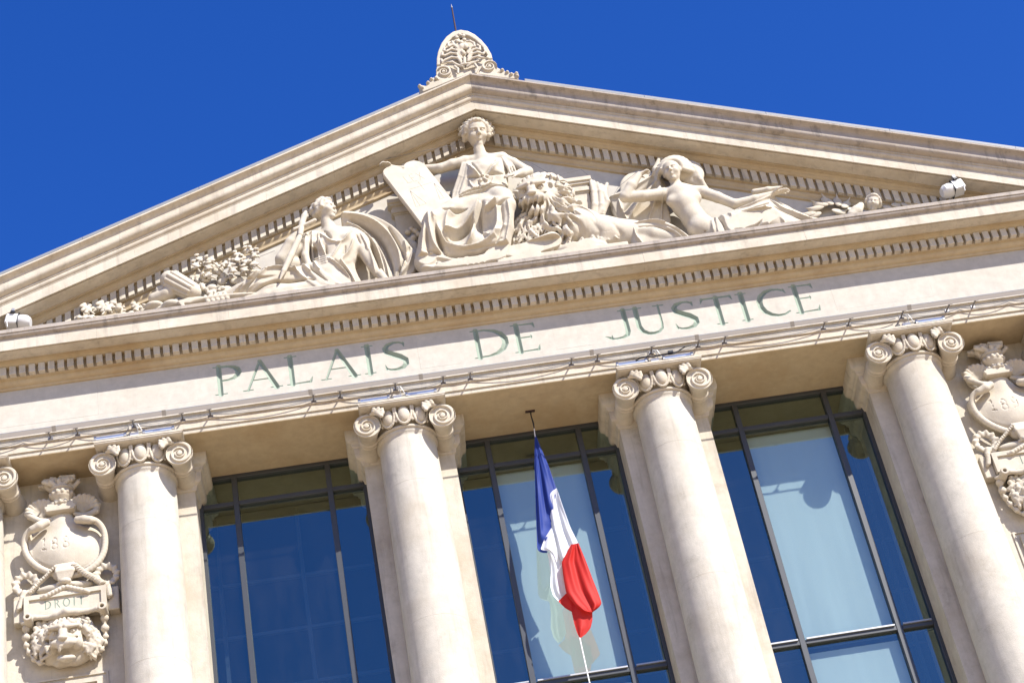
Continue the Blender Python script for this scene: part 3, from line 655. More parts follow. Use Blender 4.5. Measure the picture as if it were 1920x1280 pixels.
# ------------------------------------------------------------ windows
def window(xa, xb):
    xm = (xa+xb)/2; o = thing('window', None, None, (xm, GY, -2)); o.parent = court; o.location = Vector((xm, GY, -2))-wloc(court)
    # mullions at +-.73 of the middle, transoms, head
    def bar(nm, x0, x1, z0, z1, y0=GY, y1=GY+.13): return MB().bevbox(x0, x1, y0, y1, z0, z1, .005).build(nm, m_frame, o)
    bar('head', xa-.02, xb+.02, .285, .3504, GY-.004, GY+.14)
    bar('jamb', xa-.03, xa+.055, -12, .284); bar('jamb', xb-.055, xb+.03, -12, .284)
    mx = [xm-.73, xm+.73]
    for m_ in mx: bar('mullion', m_-.043, m_+.043, -12, .283, GY-.006, GY+.12)
    cols = [(xa+.056, mx[0]-.044), (mx[0]+.044, mx[1]-.044), (mx[1]+.044, xb-.056)]
    for j, (zt_, zb_) in enumerate(((-.155, -.232), (-4.07, -4.14), (-8.0, -8.07))):
        for c0, c1 in cols: bar('transom', c0, c1, zb_, zt_, GY, GY+.12)
        if j == 1:
            for c0, c1 in cols: MB().box(c0+.02, c1-.02, GY-.03, GY-.002, zt_-.005, zt_+.018).build('sill_bar', m_alu, o)
    zr = [(.284, -.155), (-.232, -4.07), (-4.14, -8.0), (-8.07, -12)]
    for i, (c0, c1) in enumerate(cols):
        for z1_, z0_ in zr:
            t = (random.random()-.5)*.003; u = (random.random()-.5)*.003
            obj('pane', [(c0, GY+.06, z0_), (c1, GY+.06+t, z0_), (c1, GY+.06+t+u, z1_), (c0, GY+.06+u, z1_)], [(0, 1, 2, 3)], m_glass, o)
            if z1_ < .2: # inner glazing bead
                MB().box(c0, c1, GY+.07, GY+.10, z1_-.045, z1_-.004).build('glazing_bead', m_frame, o)
    return o
for a, b_ in openings: window(a, b_)
def blind(xm, label):
    o = thing('window_blind', label, 'blind', (xm, GY+.17, .2), 'blinds behind the window glass')
    n = 40; v = []; f = []
    for k, (z0_, z1_) in enumerate(((-4.05, -.27), (-8.0, -4.22))):
        v = []; f = []
        for i in range(n+1):
            for j in range(9):
                x = xm-.70+1.4*i/n; z = z1_+(z0_-z1_)*j/8
                v.append((x, GY+.17+.004*math.sin(i*.35+k)*(.1+j/8)+.0012*math.sin(i*1.1+j), z))
        for i in range(n):
            for j in range(8): f.append((i*9+j, (i+1)*9+j, (i+1)*9+j+1, i*9+j+1))
        obj('fabric', v, f, m_blind, o, smooth=True)
        MB().box(xm-.70, xm+.70, GY+.155, GY+.185, z0_-.03, z0_).build('bottom_rail', m_alu, o)
blind(0.0, 'white blind behind the middle panes of the window behind the flag')
blind(4.0, 'white blind behind the middle panes of the window furthest right')

# ============================================================ columns
CY = .53
def spiral_volute():
    """right-hand volute and its bolster, about the eye at (0,0,0), front plane y = 0"""
    s = SDF((-.25, -.05, -.27), (.27, .98, .30), .0075)
    prof = [(-.01, .202), (.02, .205), (.05, .198), (.12, .172), (.22, .150), (.32, .143), (.335, .158), (.365, .160), (.375, .145), (.395, .145), (.405, .160), (.435, .158), (.45, .143), (.56, .156), (.70, .185), (.84, .20)]
    py = np.array([p[0] for p in prof]); pr = np.array([p[1] for p in prof])
    def fn(X, Y, Z):
        r = np.sqrt(X**2+(Z*.97-.01)**2)+0*Y; rr = np.interp(Y, py, pr)
        return np.maximum(r-rr, np.maximum(-.012-Y, Y-.86)+0*r)
    s.op(fn, (-.21, -.02, -.23), (.21, .87, .23), .004)
    # channel of the scroll sunk between the spiral fillets
    g_ = .50
    def ch(X, Y, Z):
        r = np.sqrt(X**2+(Z*.97-.01)**2)+1e-5; th = np.arctan2(X, Z-.01)               # clockwise from the top
        u = np.log(r/.205)/math.log(g_)-th/(2*math.pi); fr_ = u-np.floor(u)
        pitch = r*.5; d = np.maximum(.30-fr_, fr_-.93)*pitch
        d = np.maximum(d, .036-r); d = np.maximum(d, r-.196)
        return np.maximum(d+0*Y, Y-.020)
    s.op(ch, (-.21, -.02, -.23), (.21, .03, .23), .007, True)
    s.ell((0, -.004, .01), (.030, .013, .030), None, .006)
    return s
vs = spiral_volute()
def col(xc):
    o = thing('column', None, None, (xc, CY, ZB)); o.parent = court; o.location = Vector((xc, CY, ZB))-wloc(court)
    sh = []
    zs_ = [ZB+(-.19-ZB)*i/39 for i in range(40)]; jz = [-1.02, -3.4, -5.9, -8.4]
    for z_ in jz: zs_ += [z_-.0035, z_-.0025, z_+.0025, z_+.0035]
    for z in sorted(zs_):
        hh = (-z)/11.0; r = .438+.085*(1-(1-min(1, hh))**1.6); sh.append((r-(.0018 if any(abs(z-q) < .003 for q in jz) else 0), z))
    sh += [(.440, -.175), (.446, -.155), (.458, -.135), (.470, -.122), (.472, -.085)]
    MB().lathe(sh, xc, CY, 96).build('shaft', m_shaft, o, auto=40)
    a = [(.472, -.084)]+[(.482+.024*math.sin(t), -.055-.027*math.cos(t)) for t in [math.pi*k/8 for k in range(9)]]+[(.472, -.024)]
    MB().lathe(a, xc, CY, 96).build('astragal', m_stone, o, smooth=True)
    fixn(MB().lathe([(.47, -.028), (.45, .0), (.47, .06), (.505, .13), (.525, .20), (.2, .21)], xc, CY, 72).build('echinus', m_carve, o, smooth=True))
    # abacus with moulded edge, standing forward of the architrave
    xh = .665; x0, x1, y0, y1 = xc-xh, xc+xh, -.16, .85
    b = MB()
    for e, z in ((-.045, .2605), (-.02, .268), (-.005, .282), (-.004, .300), (.004, .303), (.004, .338)):
        b.v += [(x0-e, y0-e, z), (x1+e, y0-e, z), (x1+e, y1, z), (x0-e, y1, z)]
    for i in range(5):
        for k in range(4): b.f.append((i*4+k, i*4+(k+1) % 4, i*4+4+(k+1) % 4, i*4+4+k))
    b.f += [(3, 2, 1, 0), (20, 21, 22, 23)]; fixn(b.build('abacus', m_stone, o))
    # channel between the two scrolls
    b = MB(); b.ext([(.06, .175), (.045, .18), (.045, .19), (.06, .198), (.06, .235), (.012, .243), (.012, .2603), (.8, .2603), (.8, .165)], xc-.56, xc+.56)
    fixn(b.build('channel', m_stone, o))
    for sd in (1, -1):
        q = vs.build('volute', m_carve, None); q.location = (0, 0, 0)
        me = q.data
        if sd < 0:
            for v in me.vertices: v.co.x = -v.co.x
            me.flip_normals()
        q.parent = o; q.location = Vector((xc+sd*.577, 0, 0))-wloc(o)
    # egg and dart band, one object per egg
    rc = .50
    def pt(a_, rad, z): return np.array([xc+rad*math.sin(a_), CY-rad*math.cos(a_), z])
    for k in (-1, 0, 1):
        a_ = k*.47; e = SDF(pt(a_, rc, .09)-.23, pt(a_, rc, .09)+.23, .0075)
        rr = n3(math.sin(a_), -math.cos(a_), 0); tt = n3(math.cos(a_), math.sin(a_), 0); uu = np.array([0, 0, 1.])
        c = pt(a_, rc+.040, .125); c[2] = .138; L = lambda x, y, z: c+x*tt+y*rr+z*uu
        e.ell(L(0, .0, -.005), (.092, .072, .142), [tt, rr, uu], .004)
        rim = [(L(.124*math.cos(t), .025-.035*max(0, -math.sin(t)), .06+.235*min(0, math.sin(t))), .021) for t in [(-180+180*i/12)*math.pi/180 for i in range(13)]]
        rim = [(L(.124, .03, .10), .021)]+rim[::-1]+[(L(-.124, .03, .10), .021)]
        e.tube(rim, .006); e.build('egg', m_carve, o)
    for a_ in (-.235, .235, -.70, .70):
        b = MB(); c0 = pt(a_, rc+.070, .20); c1 = pt(a_, rc+.030, .0)
        b.tube([c0, c0*.5+c1*.5, c1*.9+c0*.1, c1], [.014, .012, .024, .003], 6); b.build('dart', m_carve, o)
    # corner palmettes filling the angle between egg band and scroll
    for sd in (-1, 1):
        e = SDF((xc+sd*.33-.22, -.13, -.08), (xc+sd*.33+.22, .25, .30), .0075)
        base = np.array([xc+sd*.47, -.04, .19])
        for j, (dx, dz, l_) in enumerate(((-.03, .045, .10), (-.10, .045, .16), (-.15, .005, .18), (-.155, -.05, .18), (-.13, -.10, .17))):
            p1 = base+np.array([sd*dx*.6, -.035, dz*.3]); p2 = base+np.array([sd*dx, -.055, dz]); p3 = p2+np.array([sd*(-.012), -.005, .022])
            e.tube([(base, .018), (p1, .032), (p2, .027), (p3, .020)], .016)
        e.ell(base, (.05, .03, .022), None, .01); e.build('palmette', m_carve, o)
    return o
c0 = col(XC[1])
for x in (XC[0],)+tuple(XC[2:]):
    c = copy_tree(c0); c.location = c0.location+Vector((x-XC[1], 0, 0))

# ============================================================ things fixed to the front
# lighting rail along the architrave, one object per length, on steel arms
rail_x = [-9.6, -7.22, -5.57, -3.35+.0, -1.66, .99, 2.64, 4.15, 6.02, 8.2, 9.7]
rail_lab = ['white lighting rail at the far left end of the architrave', 'white lighting rail above the capital of the second column from the left', 'white lighting rail between the second column and the P of PALAIS',
            'white lighting rail under the letters AIS of PALAIS', 'white lighting rail under the word DE', 'white lighting rail under the letters JU of JUSTICE', 'white lighting rail under the letters ST of JUSTICE',
            'white lighting rail under the letters ICE of JUSTICE', 'white lighting rail above the capital of the rightmost column', 'white lighting rail at the far right end of the architrave']
rails = []
for i, (a, b_) in enumerate(zip(rail_x[:-1], rail_x[1:])):
    o = thing('lighting_rail', rail_lab[i], 'lighting rail', ((a+b_)/2, -.25, .61), 'lighting rails along the architrave'); rails.append((a, b_, o))
    dz = random.uniform(-.004, .004)
    def tilt(y0, y1, h0, h1): # cross-section square to the lamp's tilt: along (-1, 1.1), thick across it
        u = np.array([-.673, .740]); n_ = np.array([-.740, -.673]); c_ = np.array([-.315, .552+dz])
        return [tuple(c_+u*p+n_*q) for p, q in ((y0, h0), (y1, h0), (y1, h1), (y0, h1))]
    fixn(MB().ext(tilt(-.034, .034, -.012, .012), a+.02, b_-.02).build('rail_body', m_white, o))
    fixn(MB().ext(tilt(.036, .044, -.010, .010), a+.02, b_-.02).build('glass_strip', m_lampbox, o))
    fixn(MB().ext(tilt(-.040, .048, -.018, .018), b_-.03, b_+.03).build('coupler', m_alu, o))
def owner(x):
    for a, b_, o in rails:
        if a <= x < b_: return o
for xc in XC:
    for dx in (-1.32, -.91, -.06, .68, 1.10):
        x = xc+dx
        if abs(x) > 9.4 or (abs(xc) > 8 and abs(x) < 8.6): continue
        b = MB(); b.tube([(x, -.03, .605), (x, -.30, .545)], .013, 6)
        b.box(x-.038, x+.038, -.300, -.265, .535, .545); b.bevbox(x-.038, x+.038, -.062, -.035, .558, .618, .004)
        fixn(b.build('arm', m_steel, owner(x)))
cab_lab = ['thin grey cable sagging beside the leftmost capital', 'thin grey cable sagging between the second and third columns', 'thin grey cable sagging above the flag between the middle columns', 'thin grey cable sagging between the fourth and fifth columns', 'thin grey cable running off right past the rightmost capital']
for i in range(5):
    a, b_ = XC[i], XC[i+1]; pts = []; pts2 = []
    nodes = [a-.06, a+.68, a+1.10, b_-1.32, b_-.91, b_-.06] if i not in (0, 4) else [a-.06, a+.9, a+1.7, b_-.06]
    for u, v in zip(nodes[:-1], nodes[1:]):
        sag = .022 if v-u < .6 else .075
        for k in range(8):
            t = k/8; pts.append((u+(v-u)*t, -.075-.02*math.sin(math.pi*t)*(sag > .03), .60-sag*4*t*(1-t)-.01)); pts2.append((u+(v-u)*t, -.05, .612-sag*.35*4*t*(1-t)))
    o = tag(MB().tube(pts, .0075, 6).build('cable', m_cable), cab_lab[i], 'cable', 'cables slung along the architrave')
    MB().tube(pts2, .005, 6).build('thin_lead', m_cable, o)
# lamps lying on each abacus
nth = ['leftmost', 'second', 'third', 'fourth', 'fifth', 'sixth']
for i, xc in enumerate(XC):
    o = thing('floodlight_bar', 'blue grey floodlight bar lying on the abacus of the %s column%s' % (nth[i], ' from the left'), 'floodlight', (xc, -.14, .34), 'floodlight bars on the abaci')
    for a, b_ in ((-.66, -.17), (.07, .55)) if i != 4 else ((.09, .56),):
        q = MB().bevbox(xc+a, xc+b_, -.165, -.09, .345, .405, .008).build('lamp_housing', m_lampbox, o); fixn(q)
        for e in (a+.02, b_-.02): MB().bevbox(xc+e-.02, xc+e+.02, -.172, -.085, .342, .41, .004).build('end_cap', m_alu, q)
    fixn(MB().bevbox(xc-.12, xc+.01, -.155, -.08, .34, .40, .006).build('junction_box', m_white, o))
    if i == 3:
        pts = [(xc-.35+.1*k, -.17-.02*math.sin(k*1.7), .39+.03*math.sin(k*.9)+.012*k) for k in range(10)]; MB().tube(pts, .011, 6).build('black_cable', m_black, o)
        fixn(MB().bevbox(xc+.17, xc+.25, -.20, -.15, .42, .48, .004).build('plug', m_black, o))
    for s_, m_ in ((-1, m_steel), (1, m_white), (.5, m_alu)):
        pts = [(xc-.06+.02*s_, -.12, .58), (xc-.06+.075*s_, -.17, .53), (xc-.05+.09*s_, -.16, .47), (xc-.06+.13*s_, -.13, .41), (xc-.05+.17*s_, -.12, .385)]
        pts = [tuple(np.array(p)) for p in pts]; MB().tube(pts, .009, 6).build('lead', m_, o)
# wires and stains are small; two big floodlights in the corners of the pediment
def floodlight(px, py, sd, label):
    base = at(px, py, -.42); o = thing('corner_floodlight', label, 'floodlight', base, 'white floodlights in the pediment corners')
    def tr(b, ang, name, mat):
        v = np.array(b.v)*.8; v = v @ np.array([[math.cos(ang), 0, math.sin(ang)], [0, 1, 0], [-math.sin(ang), 0, math.cos(ang)]]).T
        v[:, 0] *= sd; o_ = obj(name, v+np.array(base), b.f, mat, o, auto=30); fixn(o_); return o_
    A = R(12)
    SC = .8
    h = tr(MB().bevbox(-.22, .03, -.14, .14, -.12, .12, .02), A, 'housing', m_white)
    b = MB(); n = 20
    rings = [(.035, .155), (.10, .165), (.20, .15), (.26, .10)]
    for x, r in rings: b.v += [(x, r*math.cos(2*math.pi*k/n)*1.0, r*math.sin(2*math.pi*k/n)*.9) for k in range(n)]
    for i in range(3): b.f += [(i*n+k, i*n+(k+1) % n, (i+1)*n+(k+1) % n, (i+1)*n+k) for k in range(n)]
    b.f += [tuple(range(n)), tuple(range(3*n, 4*n))[::-1]]; tr(b, A, 'hood', m_white)
    tr(MB().bevbox(.028, .038, -.16, .16, -.14, .14, .004), A, 'gasket', m_black)
    tr(MB().bevbox(-.12, -.06, -.17, .02, .10, .22, .006), A, 'bracket', m_alu); tr(MB().bevbox(-.13, -.05, -.18, -.12, .10, .155, .006), A, 'clamp', m_black)
    tr(MB().tube([(-.17, -.12, .02), (-.18, -.15, -.06), (-.17, -.14, -.20)], .010, 6), 0, 'lead', m_white)
    return o
floodlight(33, 604, 1, 'white round-hooded floodlight in the far left corner of the pediment')
floodlight(1787, 355, -1, 'white round-hooded floodlight in the right corner of the pediment')
# lightning rod
rb_, rt_ = at(855, 60, -.35), at(846, 8, -.35)
o = thing('lightning_rod', 'thin dark lightning rod with pale tip behind the crest of the pediment', 'lightning rod', rb_-np.array([0, 0, 1.2]))
d_ = rt_-rb_
MB().tube([rb_-d_*1.5, rb_+d_*.86], [.022, .014], 8).build('rod', m_iron, o); MB().tube([rb_+d_*.86, rt_], [.017, .002], 8).build('tip', m_alu, o)

# ------------------------------------------------------------ flag
def fl(x, y, Y): return at(840+x/2.37, 740+y/2.37, Y)
flag = thing('french_flag', 'blue, white and red flag hanging limp from the soffit before the middle window', 'flag', fl(380, 70, .68))
def panel(name, mat, Lc, Rc, Y0, nf, amp, ph, rows=60, cols=44, dy=0.0):
    """cloth between a left and a right edge curve (pixels of the flag zoom), pleated in depth"""
    def samp(c, n):
        c = np.array(c, float); d = np.r_[0, np.cumsum(np.hypot(*np.diff(c, axis=0).T))]; t = np.linspace(0, d[-1], n)
        x = np.interp(t, d, c[:, 0]); y = np.interp(t, d, c[:, 1])
        for _ in range(3): x[1:-1] = .25*x[:-2]+.5*x[1:-1]+.25*x[2:]; y[1:-1] = .25*y[:-2]+.5*y[1:-1]+.25*y[2:]
        return np.c_[x, y]
    A = samp(Lc, rows); B = samp(Rc, rows); v = []; f = []
    for i in range(rows):
        s_ = i/(rows-1)
        for j in range(cols):
            t = j/(cols-1); p = A[i]*(1-t)+B[i]*t; wdt = min(1, abs(B[i][0]-A[i][0])/60)
            Y = Y0(s_, t)+amp*wdt*(math.sin(nf*2*math.pi*t+ph+1.5*s_)+.35*math.sin(nf*4.3*math.pi*t+2.1*ph-2.2*s_))
            v.append(fl(p[0], p[1], Y))
    for i in range(rows-1):
        for j in range(cols-1): f.append((i*cols+j, i*cols+j+1, (i+1)*cols+j+1, (i+1)*cols+j))
    o = obj(name, v, f, mat, flag, smooth=True); return o
Y0 = lambda s_, t: .66-.10*s_
panel('blue_panel', m_blue, [(385, 172), (384, 300), (388, 450), (393, 600), (396, 692), (415, 702), (437, 701)], [(388, 172), (404, 213), (425, 262), (446, 312), (466, 372), (482, 417)], lambda s_, t: .66-.06*s_+.02*t, 2.0, .030, .4)
panel('blue_fold', m_blue, [(440, 300), (444, 400), (441, 450), (450, 520), (450, 600), (436, 700)], [(446, 312), (482, 417), (447, 440), (456, 520), (463, 600), (440, 702)], lambda s_, t: .64, 1, .006, 0)
panel('white_panel', m_wcl, [(482, 414), (443, 440), (451, 520), (462, 600), (478, 660), (483, 690), (505, 742), (528, 700)], [(484, 416), (512, 500), (545, 590), (580, 660), (560, 661), (545, 665), (535, 678), (528, 700)], lambda s_, t: .61-.03*s_, 1.6, .028, 1.2)
panel('white_flap', m_wcl, [(459, 590), (440, 620), (424, 650), (411, 686), (430, 690), (452, 696), (466, 715), (482, 742)], [(462, 594), (470, 620), (476, 650), (481, 672), (484, 690), (486, 705), (486, 725), (483, 745)], lambda s_, t: .56, 1.0, .018, .3)
panel('white_back', m_wcl, [(440, 700), (450, 740), (456, 790), (455, 850), (466, 890), (490, 916)], [(486, 700), (510, 745), (510, 790), (519, 840), (526, 878), (526, 884)], lambda s_, t: .66+.04*t, .9, .03, .6)
panel('red_panel', m_red, [(546, 664), (522, 712), (504, 742), (514, 820), (525, 880), (560, 930), (600, 960), (638, 966)], [(580, 658), (610, 730), (640, 810), (668, 880), (684, 926), (672, 942), (655, 956), (640, 966)], lambda s_, t: .55-.03*math.sin(3*t), 1.5, .028, 2.3)
panel('red_back', m_red, [(526, 880), (508, 898), (490, 916), (520, 946), (548, 962)], [(530, 880), (552, 900), (566, 925), (570, 946), (560, 968)], lambda s_, t: .64, .7, .012, 0)
panel('red_tail', m_red, [(540, 860), (547, 900), (549, 962), (562, 1020), (573, 1055), (585, 1080)], [(640, 900), (642, 960), (642, 1000), (634, 1034), (612, 1062), (587, 1081)], lambda s_, t: .60, .8, .022, 1.0)
rp = [fl(381, 92, .68), fl(372, 112, .68), fl(377, 128, .675), fl(383, 150, .67), fl(386, 172, .66)]
MB().tube([fl(366, 76, .68), fl(371, 100, .68), fl(379, 125, .675), fl(383, 150, .67)], [.012, .010, .014, .008], 8).build('strap', m_black, flag)
MB().tube([fl(383, 150, .67), fl(387, 185, .65)], .008, 8).build('halyard', m_rope, flag)
MB().tube([fl(585, 1078, .60), fl(603, 1160, .58), fl(618, 1230, .56), fl(631, 1285, .54), fl(700, 1600, .45)], .010, 8).build('tail_rope', m_rope, flag)
p = fl(364, 70, .68); fixn(MB().bevbox(p[0]-.075, p[0]+.075, .655, .705, .332, .3495, .004).build('ceiling_plate', m_iron, flag))

# ------------------------------------------------------------ acroterion on the apex
ac = thing('acroterion', 'round-topped stone crest with palmette, rosette and scrolls standing on the apex of the pediment', 'stone crest', (0, -.5, 6.43))
AY = -.58
def za_(x, y): return (740+x/6.4, y/6.4)
out = [(500, 905), (505, 700), (520, 620), (560, 520), (620, 440), (700, 380), (790, 357), (880, 372), (960, 412), (1040, 480), (1110, 560), (1160, 650), (1180, 725), (1225, 770), (1235, 815), (1300, 840), (1360, 880), (1420, 880), (1485, 870), (1480, 950), (1300, 935), (1100, 905), (890, 880), (690, 960), (500, 1040), (340, 1100), (290, 1050), (310, 1020), (370, 1030), (430, 960), (470, 925)]
P2 = [at(*za_(*p), AY) for p in out]
s = SDF((-1.1, AY-.16, 5.9), (1.1, AY+.22, 8.0), .0105)
poly = np.array([(p[0], p[2]) for p in P2])
pf = psd(poly)
s.op(lambda X, Y, Z: np.maximum(pf(X, Y, Z), np.abs(Y-(AY+.10))-.10), (-1.05, AY-.02, 5.95), (1.05, AY+.21, 7.95), .008)
inner = [(560, 905), (555, 720), (575, 620), (620, 530), (690, 450), (790, 405), (890, 430), (970, 480), (1050, 560), (1110, 660), (1130, 735), (1000, 880), (890, 872), (690, 940)]
pin = psd(np.array([(p[0], p[2]) for p in [at(*za_(*q), AY) for q in inner]]))
s.op(lambda X, Y, Z: np.maximum(pin(X, Y, Z), np.abs(Y-(AY-.02))-.075), (-1.05, AY-.1, 5.95), (1.05, AY+.1, 7.95), .02, True)
def T(pts, r, Y=AY+.0, k=.012): s.tube([(at(*za_(x, y), Y-.02*math.sin(math.pi*i/len(pts))), r*(1-.25*i/len(pts))) for i, (x, y) in enumerate(pts)], k)
for tip in ([(800, 760), (760, 700), (680, 690), (610, 720), (570, 745), (562, 715)], [(800, 740), (745, 650), (670, 640), (600, 670), (567, 665), (575, 630)], [(805, 700), (750, 610), (680, 590), (625, 620), (592, 610), (600, 575)], [(810, 660), (760, 590), (700, 540), (650, 560), (640, 525), (662, 510)], [(815, 620), (740, 560), (700, 520), (690, 500)],
            [(880, 740), (930, 700), (1000, 680), (1060, 700), (1105, 710), (1118, 680)], [(880, 720), (930, 650), (1000, 630), (1060, 650), (1088, 620), (1075, 590)], [(880, 690), (930, 610), (985, 590), (1025, 600), (1020, 560), (990, 540)], [(875, 640), (915, 570), (960, 560), (950, 520), (905, 495), (870, 500)],
            [(810, 800), (745, 780), (690, 745), (640, 755), (570, 770)], [(870, 800), (930, 760), (1000, 735), (1050, 740)], [(720, 800), (760, 830), (760, 880)], [(960, 770), (1000, 820), (970, 880)]): T(tip, .024)
for i in range(6):
    a = i*math.pi/3+.3; s.ell(at(*za_(790+48*math.cos(a), 465+48*math.sin(a)), AY-.02), (.036, .03, .036), None, .01)
s.cap(at(*za_(793, 470), AY-.06), at(*za_(793, 470), AY+.1), .022, None, .006, True)
s.ell(at(*za_(800, 570), AY), (.055, .05, .07), None, .02); s.ell(at(*za_(850, 560), AY), (.05, .05, .07), None, .02); s.ell(at(*za_(820, 640), AY-.01), (.045, .05, .06), None, .02)
s.cap(at(*za_(838, 700), AY-.02), at(*za_(838, 760), AY-.02), .03, None, .01); s.cap(at(*za_(800, 775), AY-.02), at(*za_(890, 765), AY-.02), .022, None, .01)
for cx, cy, sg in ((590, 865, 1), (1135, 800, -1)):
    c = at(*za_(cx, cy), AY); s.op(lambda X, Y, Z, c=c: np.maximum(np.sqrt((X-c[0])**2+(Z-c[2])**2)+0*Y-.135, np.abs(Y-AY-.06)-.085), c-.15, c+.15, .01)
    def sp(X, Y, Z, c=c, sg=sg):
        r = np.sqrt((X-c[0])**2+(Z-c[2])**2)+1e-5; th = np.arctan2(sg*(X-c[0]), Z-c[2]); u = np.log(r/.14)/math.log(.45)-th/(2*math.pi); fr_ = u-np.floor(u)
        return np.maximum(np.maximum(np.maximum(.36-fr_, fr_-.90)*r*.5, .024-r)+0*Y, Y-(AY+.025))
    s.op(sp, c-.14, c+.14, .008, True)
for x, y in ((300, 1040), (330, 1060), (1460, 890), (1470, 920), (440, 960), (500, 950), (400, 1000), (1290, 850), (1350, 875), (1400, 900)): s.ell(at(*za_(x, y), AY), (.035, .05, .03), None, .01)
s.build('carved_crest', m_carve, ac)

# ============================================================ sculpture of the pediment
def P(x, y, Y): return at(x, y, Y)
def sd(x0, x1, y0, y1, Ya, Yb, h=.0125):
    c = [at(x, y, Y) for x in (x0, x1) for y in (y0, y1) for Y in (Ya, Yb)]; lo = np.min(c, 0); hi = np.max(c, 0); lo[1] = Ya; hi[1] = Yb
    return SDF(lo, hi, h)
def tb(s, pts, k=.02, cut=False): s.tube([(P(x, y, Y), r) for x, y, Y, r in pts], k, cut); return s
G = 'statues of the pediment'
# ---- enthroned woman
t = thing('statue_of_enthroned_woman', 'seated stone woman with curled hair and long draped skirt at the centre of the pediment', 'statue', at(890, 470, -.3)*np.array([1, 1, 0])+np.array([0, 0, 2.36]), G)
s = sd(700, 1005, 212, 512, -.95, .02, .0118)
tb(s, [(905, 362, -.28, .24), (904, 345, -.30, .185), (908, 326, -.32, .215), (912, 308, -.32, .17)], .05)
s.ell(P(908, 318, -.32), (.27, .17, .20), None, .05)
tb(s, [(872, 303, -.32, .10), (907, 303, -.33, .12), (941, 296, -.32, .10)], .05)
tb(s, [(898, 280, -.40, .095), (904, 302, -.36, .115)], .04)
face(s, P(893, 252, -.44), (.16, -1, -.50), (.04, -.5, 1), .53)
for x, y in ((888, 322), (927, 314)): s.ell(P(x, y, -.44), (.105, .095, .10), None, .06)
s.ell(P(905, 350, -.36), (.17, .13, .14), None, .05)
# right arm stretched to the tablets, its hand gripping their top corner
tb(s, [(872, 304, -.33, .10), (848, 309, -.33, .092), (826, 316, -.30, .082), (790, 318, -.22, .075), (742, 318, -.20, .06), (728, 312, -.28, .05)], .03)
hand(s, P(733, 309, -.40), (-.75, -.25, .1), (-.2, -.4, 1), .24, .8)
# left arm bent, hand resting on the lion's mane
tb(s, [(942, 298, -.32, .10), (962, 307, -.34, .094), (990, 322, -.36, .082)], .03)
tb(s, [(990, 322, -.36, .082), (978, 325, -.46, .072), (968, 327, -.52, .058)], .03)
hand(s, P(972, 326, -.54), (-1, -.1, -.10), (.0, -.8, .6), .29, .35, .35)
# skirt: thighs, shins and cloth between them
tb(s, [(890, 372, -.34, .21), (850, 396, -.48, .18), (812, 414, -.58, .155)], .06)
tb(s, [(920, 368, -.36, .20), (940, 374, -.52, .19), (948, 384, -.62, .165)], .06)
tb(s, [(812, 415, -.58, .15), (806, 450, -.52, .17), (800, 492, -.46, .20)], .06)
tb(s, [(947, 388, -.62, .155), (944, 430, -.56, .155), (930, 478, -.50, .19)], .06)
s.ell(P(872, 430, -.30), (.56, .22, .42), None, .06); s.ell(P(868, 482, -.34), (.66, .26, .18), None, .08)
s.ell(P(905, 390, -.42), (.33, .2, .24), None, .08)
def fo(pts, r, k=.022, cut=False): tb(s, [(x, y, Y, r*(.5+.8*math.sin(math.pi*(i+.5)/len(pts)))) for i, (x, y, Y) in enumerate(pts)], k, cut)
sheet(s, [(866, 366, -.45), (845, 384, -.55), (822, 396, -.6), (804, 404, -.62), (797, 430, -.6), (790, 470, -.55), (786, 495, -.5), (790, 512, -.4), (965, 512, -.4), (958, 470, -.5), (955, 430, -.6), (960, 398, -.65), (957, 372, -.65), (940, 360, -.55), (905, 352, -.5)],
      [(872, 372, -.46), (905, 360, -.52), (938, 366, -.60), (924, 376, -.78), (948, 382, -.76), (895, 382, -.64), (860, 396, -.56), (838, 404, -.58), (812, 410, -.66), (803, 440, -.60), (812, 460, -.60), (838, 430, -.66), (862, 442, -.46), (842, 462, -.52), (884, 440, -.62), (906, 434, -.50), (932, 430, -.70), (948, 420, -.62), (870, 470, -.56), (905, 470, -.58), (940, 460, -.60), (800, 490, -.56), (850, 496, -.54), (900, 490, -.56), (950, 480, -.52), (845, 418, -.62), (880, 410, -.58)],
      [([(848, 396), (838, 412), (836, 436)], .06, .045), ([(836, 437), (858, 430), (878, 415), (895, 388)], .10, .035), ([(845, 445), (868, 438), (886, 420)], -.10, .045), ([(812, 412), (822, 440), (838, 460), (872, 470), (905, 464), (945, 434)], .09, .045), ([(832, 448), (850, 462), (880, 462)], -.07, .035),
       ([(803, 410), (806, 440), (815, 470), (842, 486)], .08, .040), ([(816, 420), (822, 455), (838, 478)], -.07, .032), ([(797, 425), (793, 460), (790, 490)], .06, .035), ([(800, 440), (802, 465), (806, 488)], -.05, .028), ([(896, 386), (888, 415), (886, 448), (876, 460)], .08, .045), ([(905, 385), (900, 412), (908, 444)], -.07, .040),
       ([(912, 392), (902, 420), (912, 448), (930, 452)], .045, .028), ([(935, 385), (922, 396), (905, 402)], .05, .028), ([(955, 386), (940, 394), (915, 404)], -.05, .028), ([(952, 392), (958, 420), (950, 455), (945, 480)], .06, .035), ([(940, 396), (944, 430), (930, 462)], -.05, .030), ([(930, 392), (934, 430), (920, 458)], .05, .032),
       ([(808, 480), (850, 488), (900, 484), (945, 466)], .05, .030), ([(800, 474), (845, 480), (900, 476), (940, 455)], -.05, .025), ([(830, 400), (850, 402), (875, 392)], -.05, .022), ([(790, 500), (850, 502), (940, 494)], .05, .035)], -.58, .0, .03, .07)
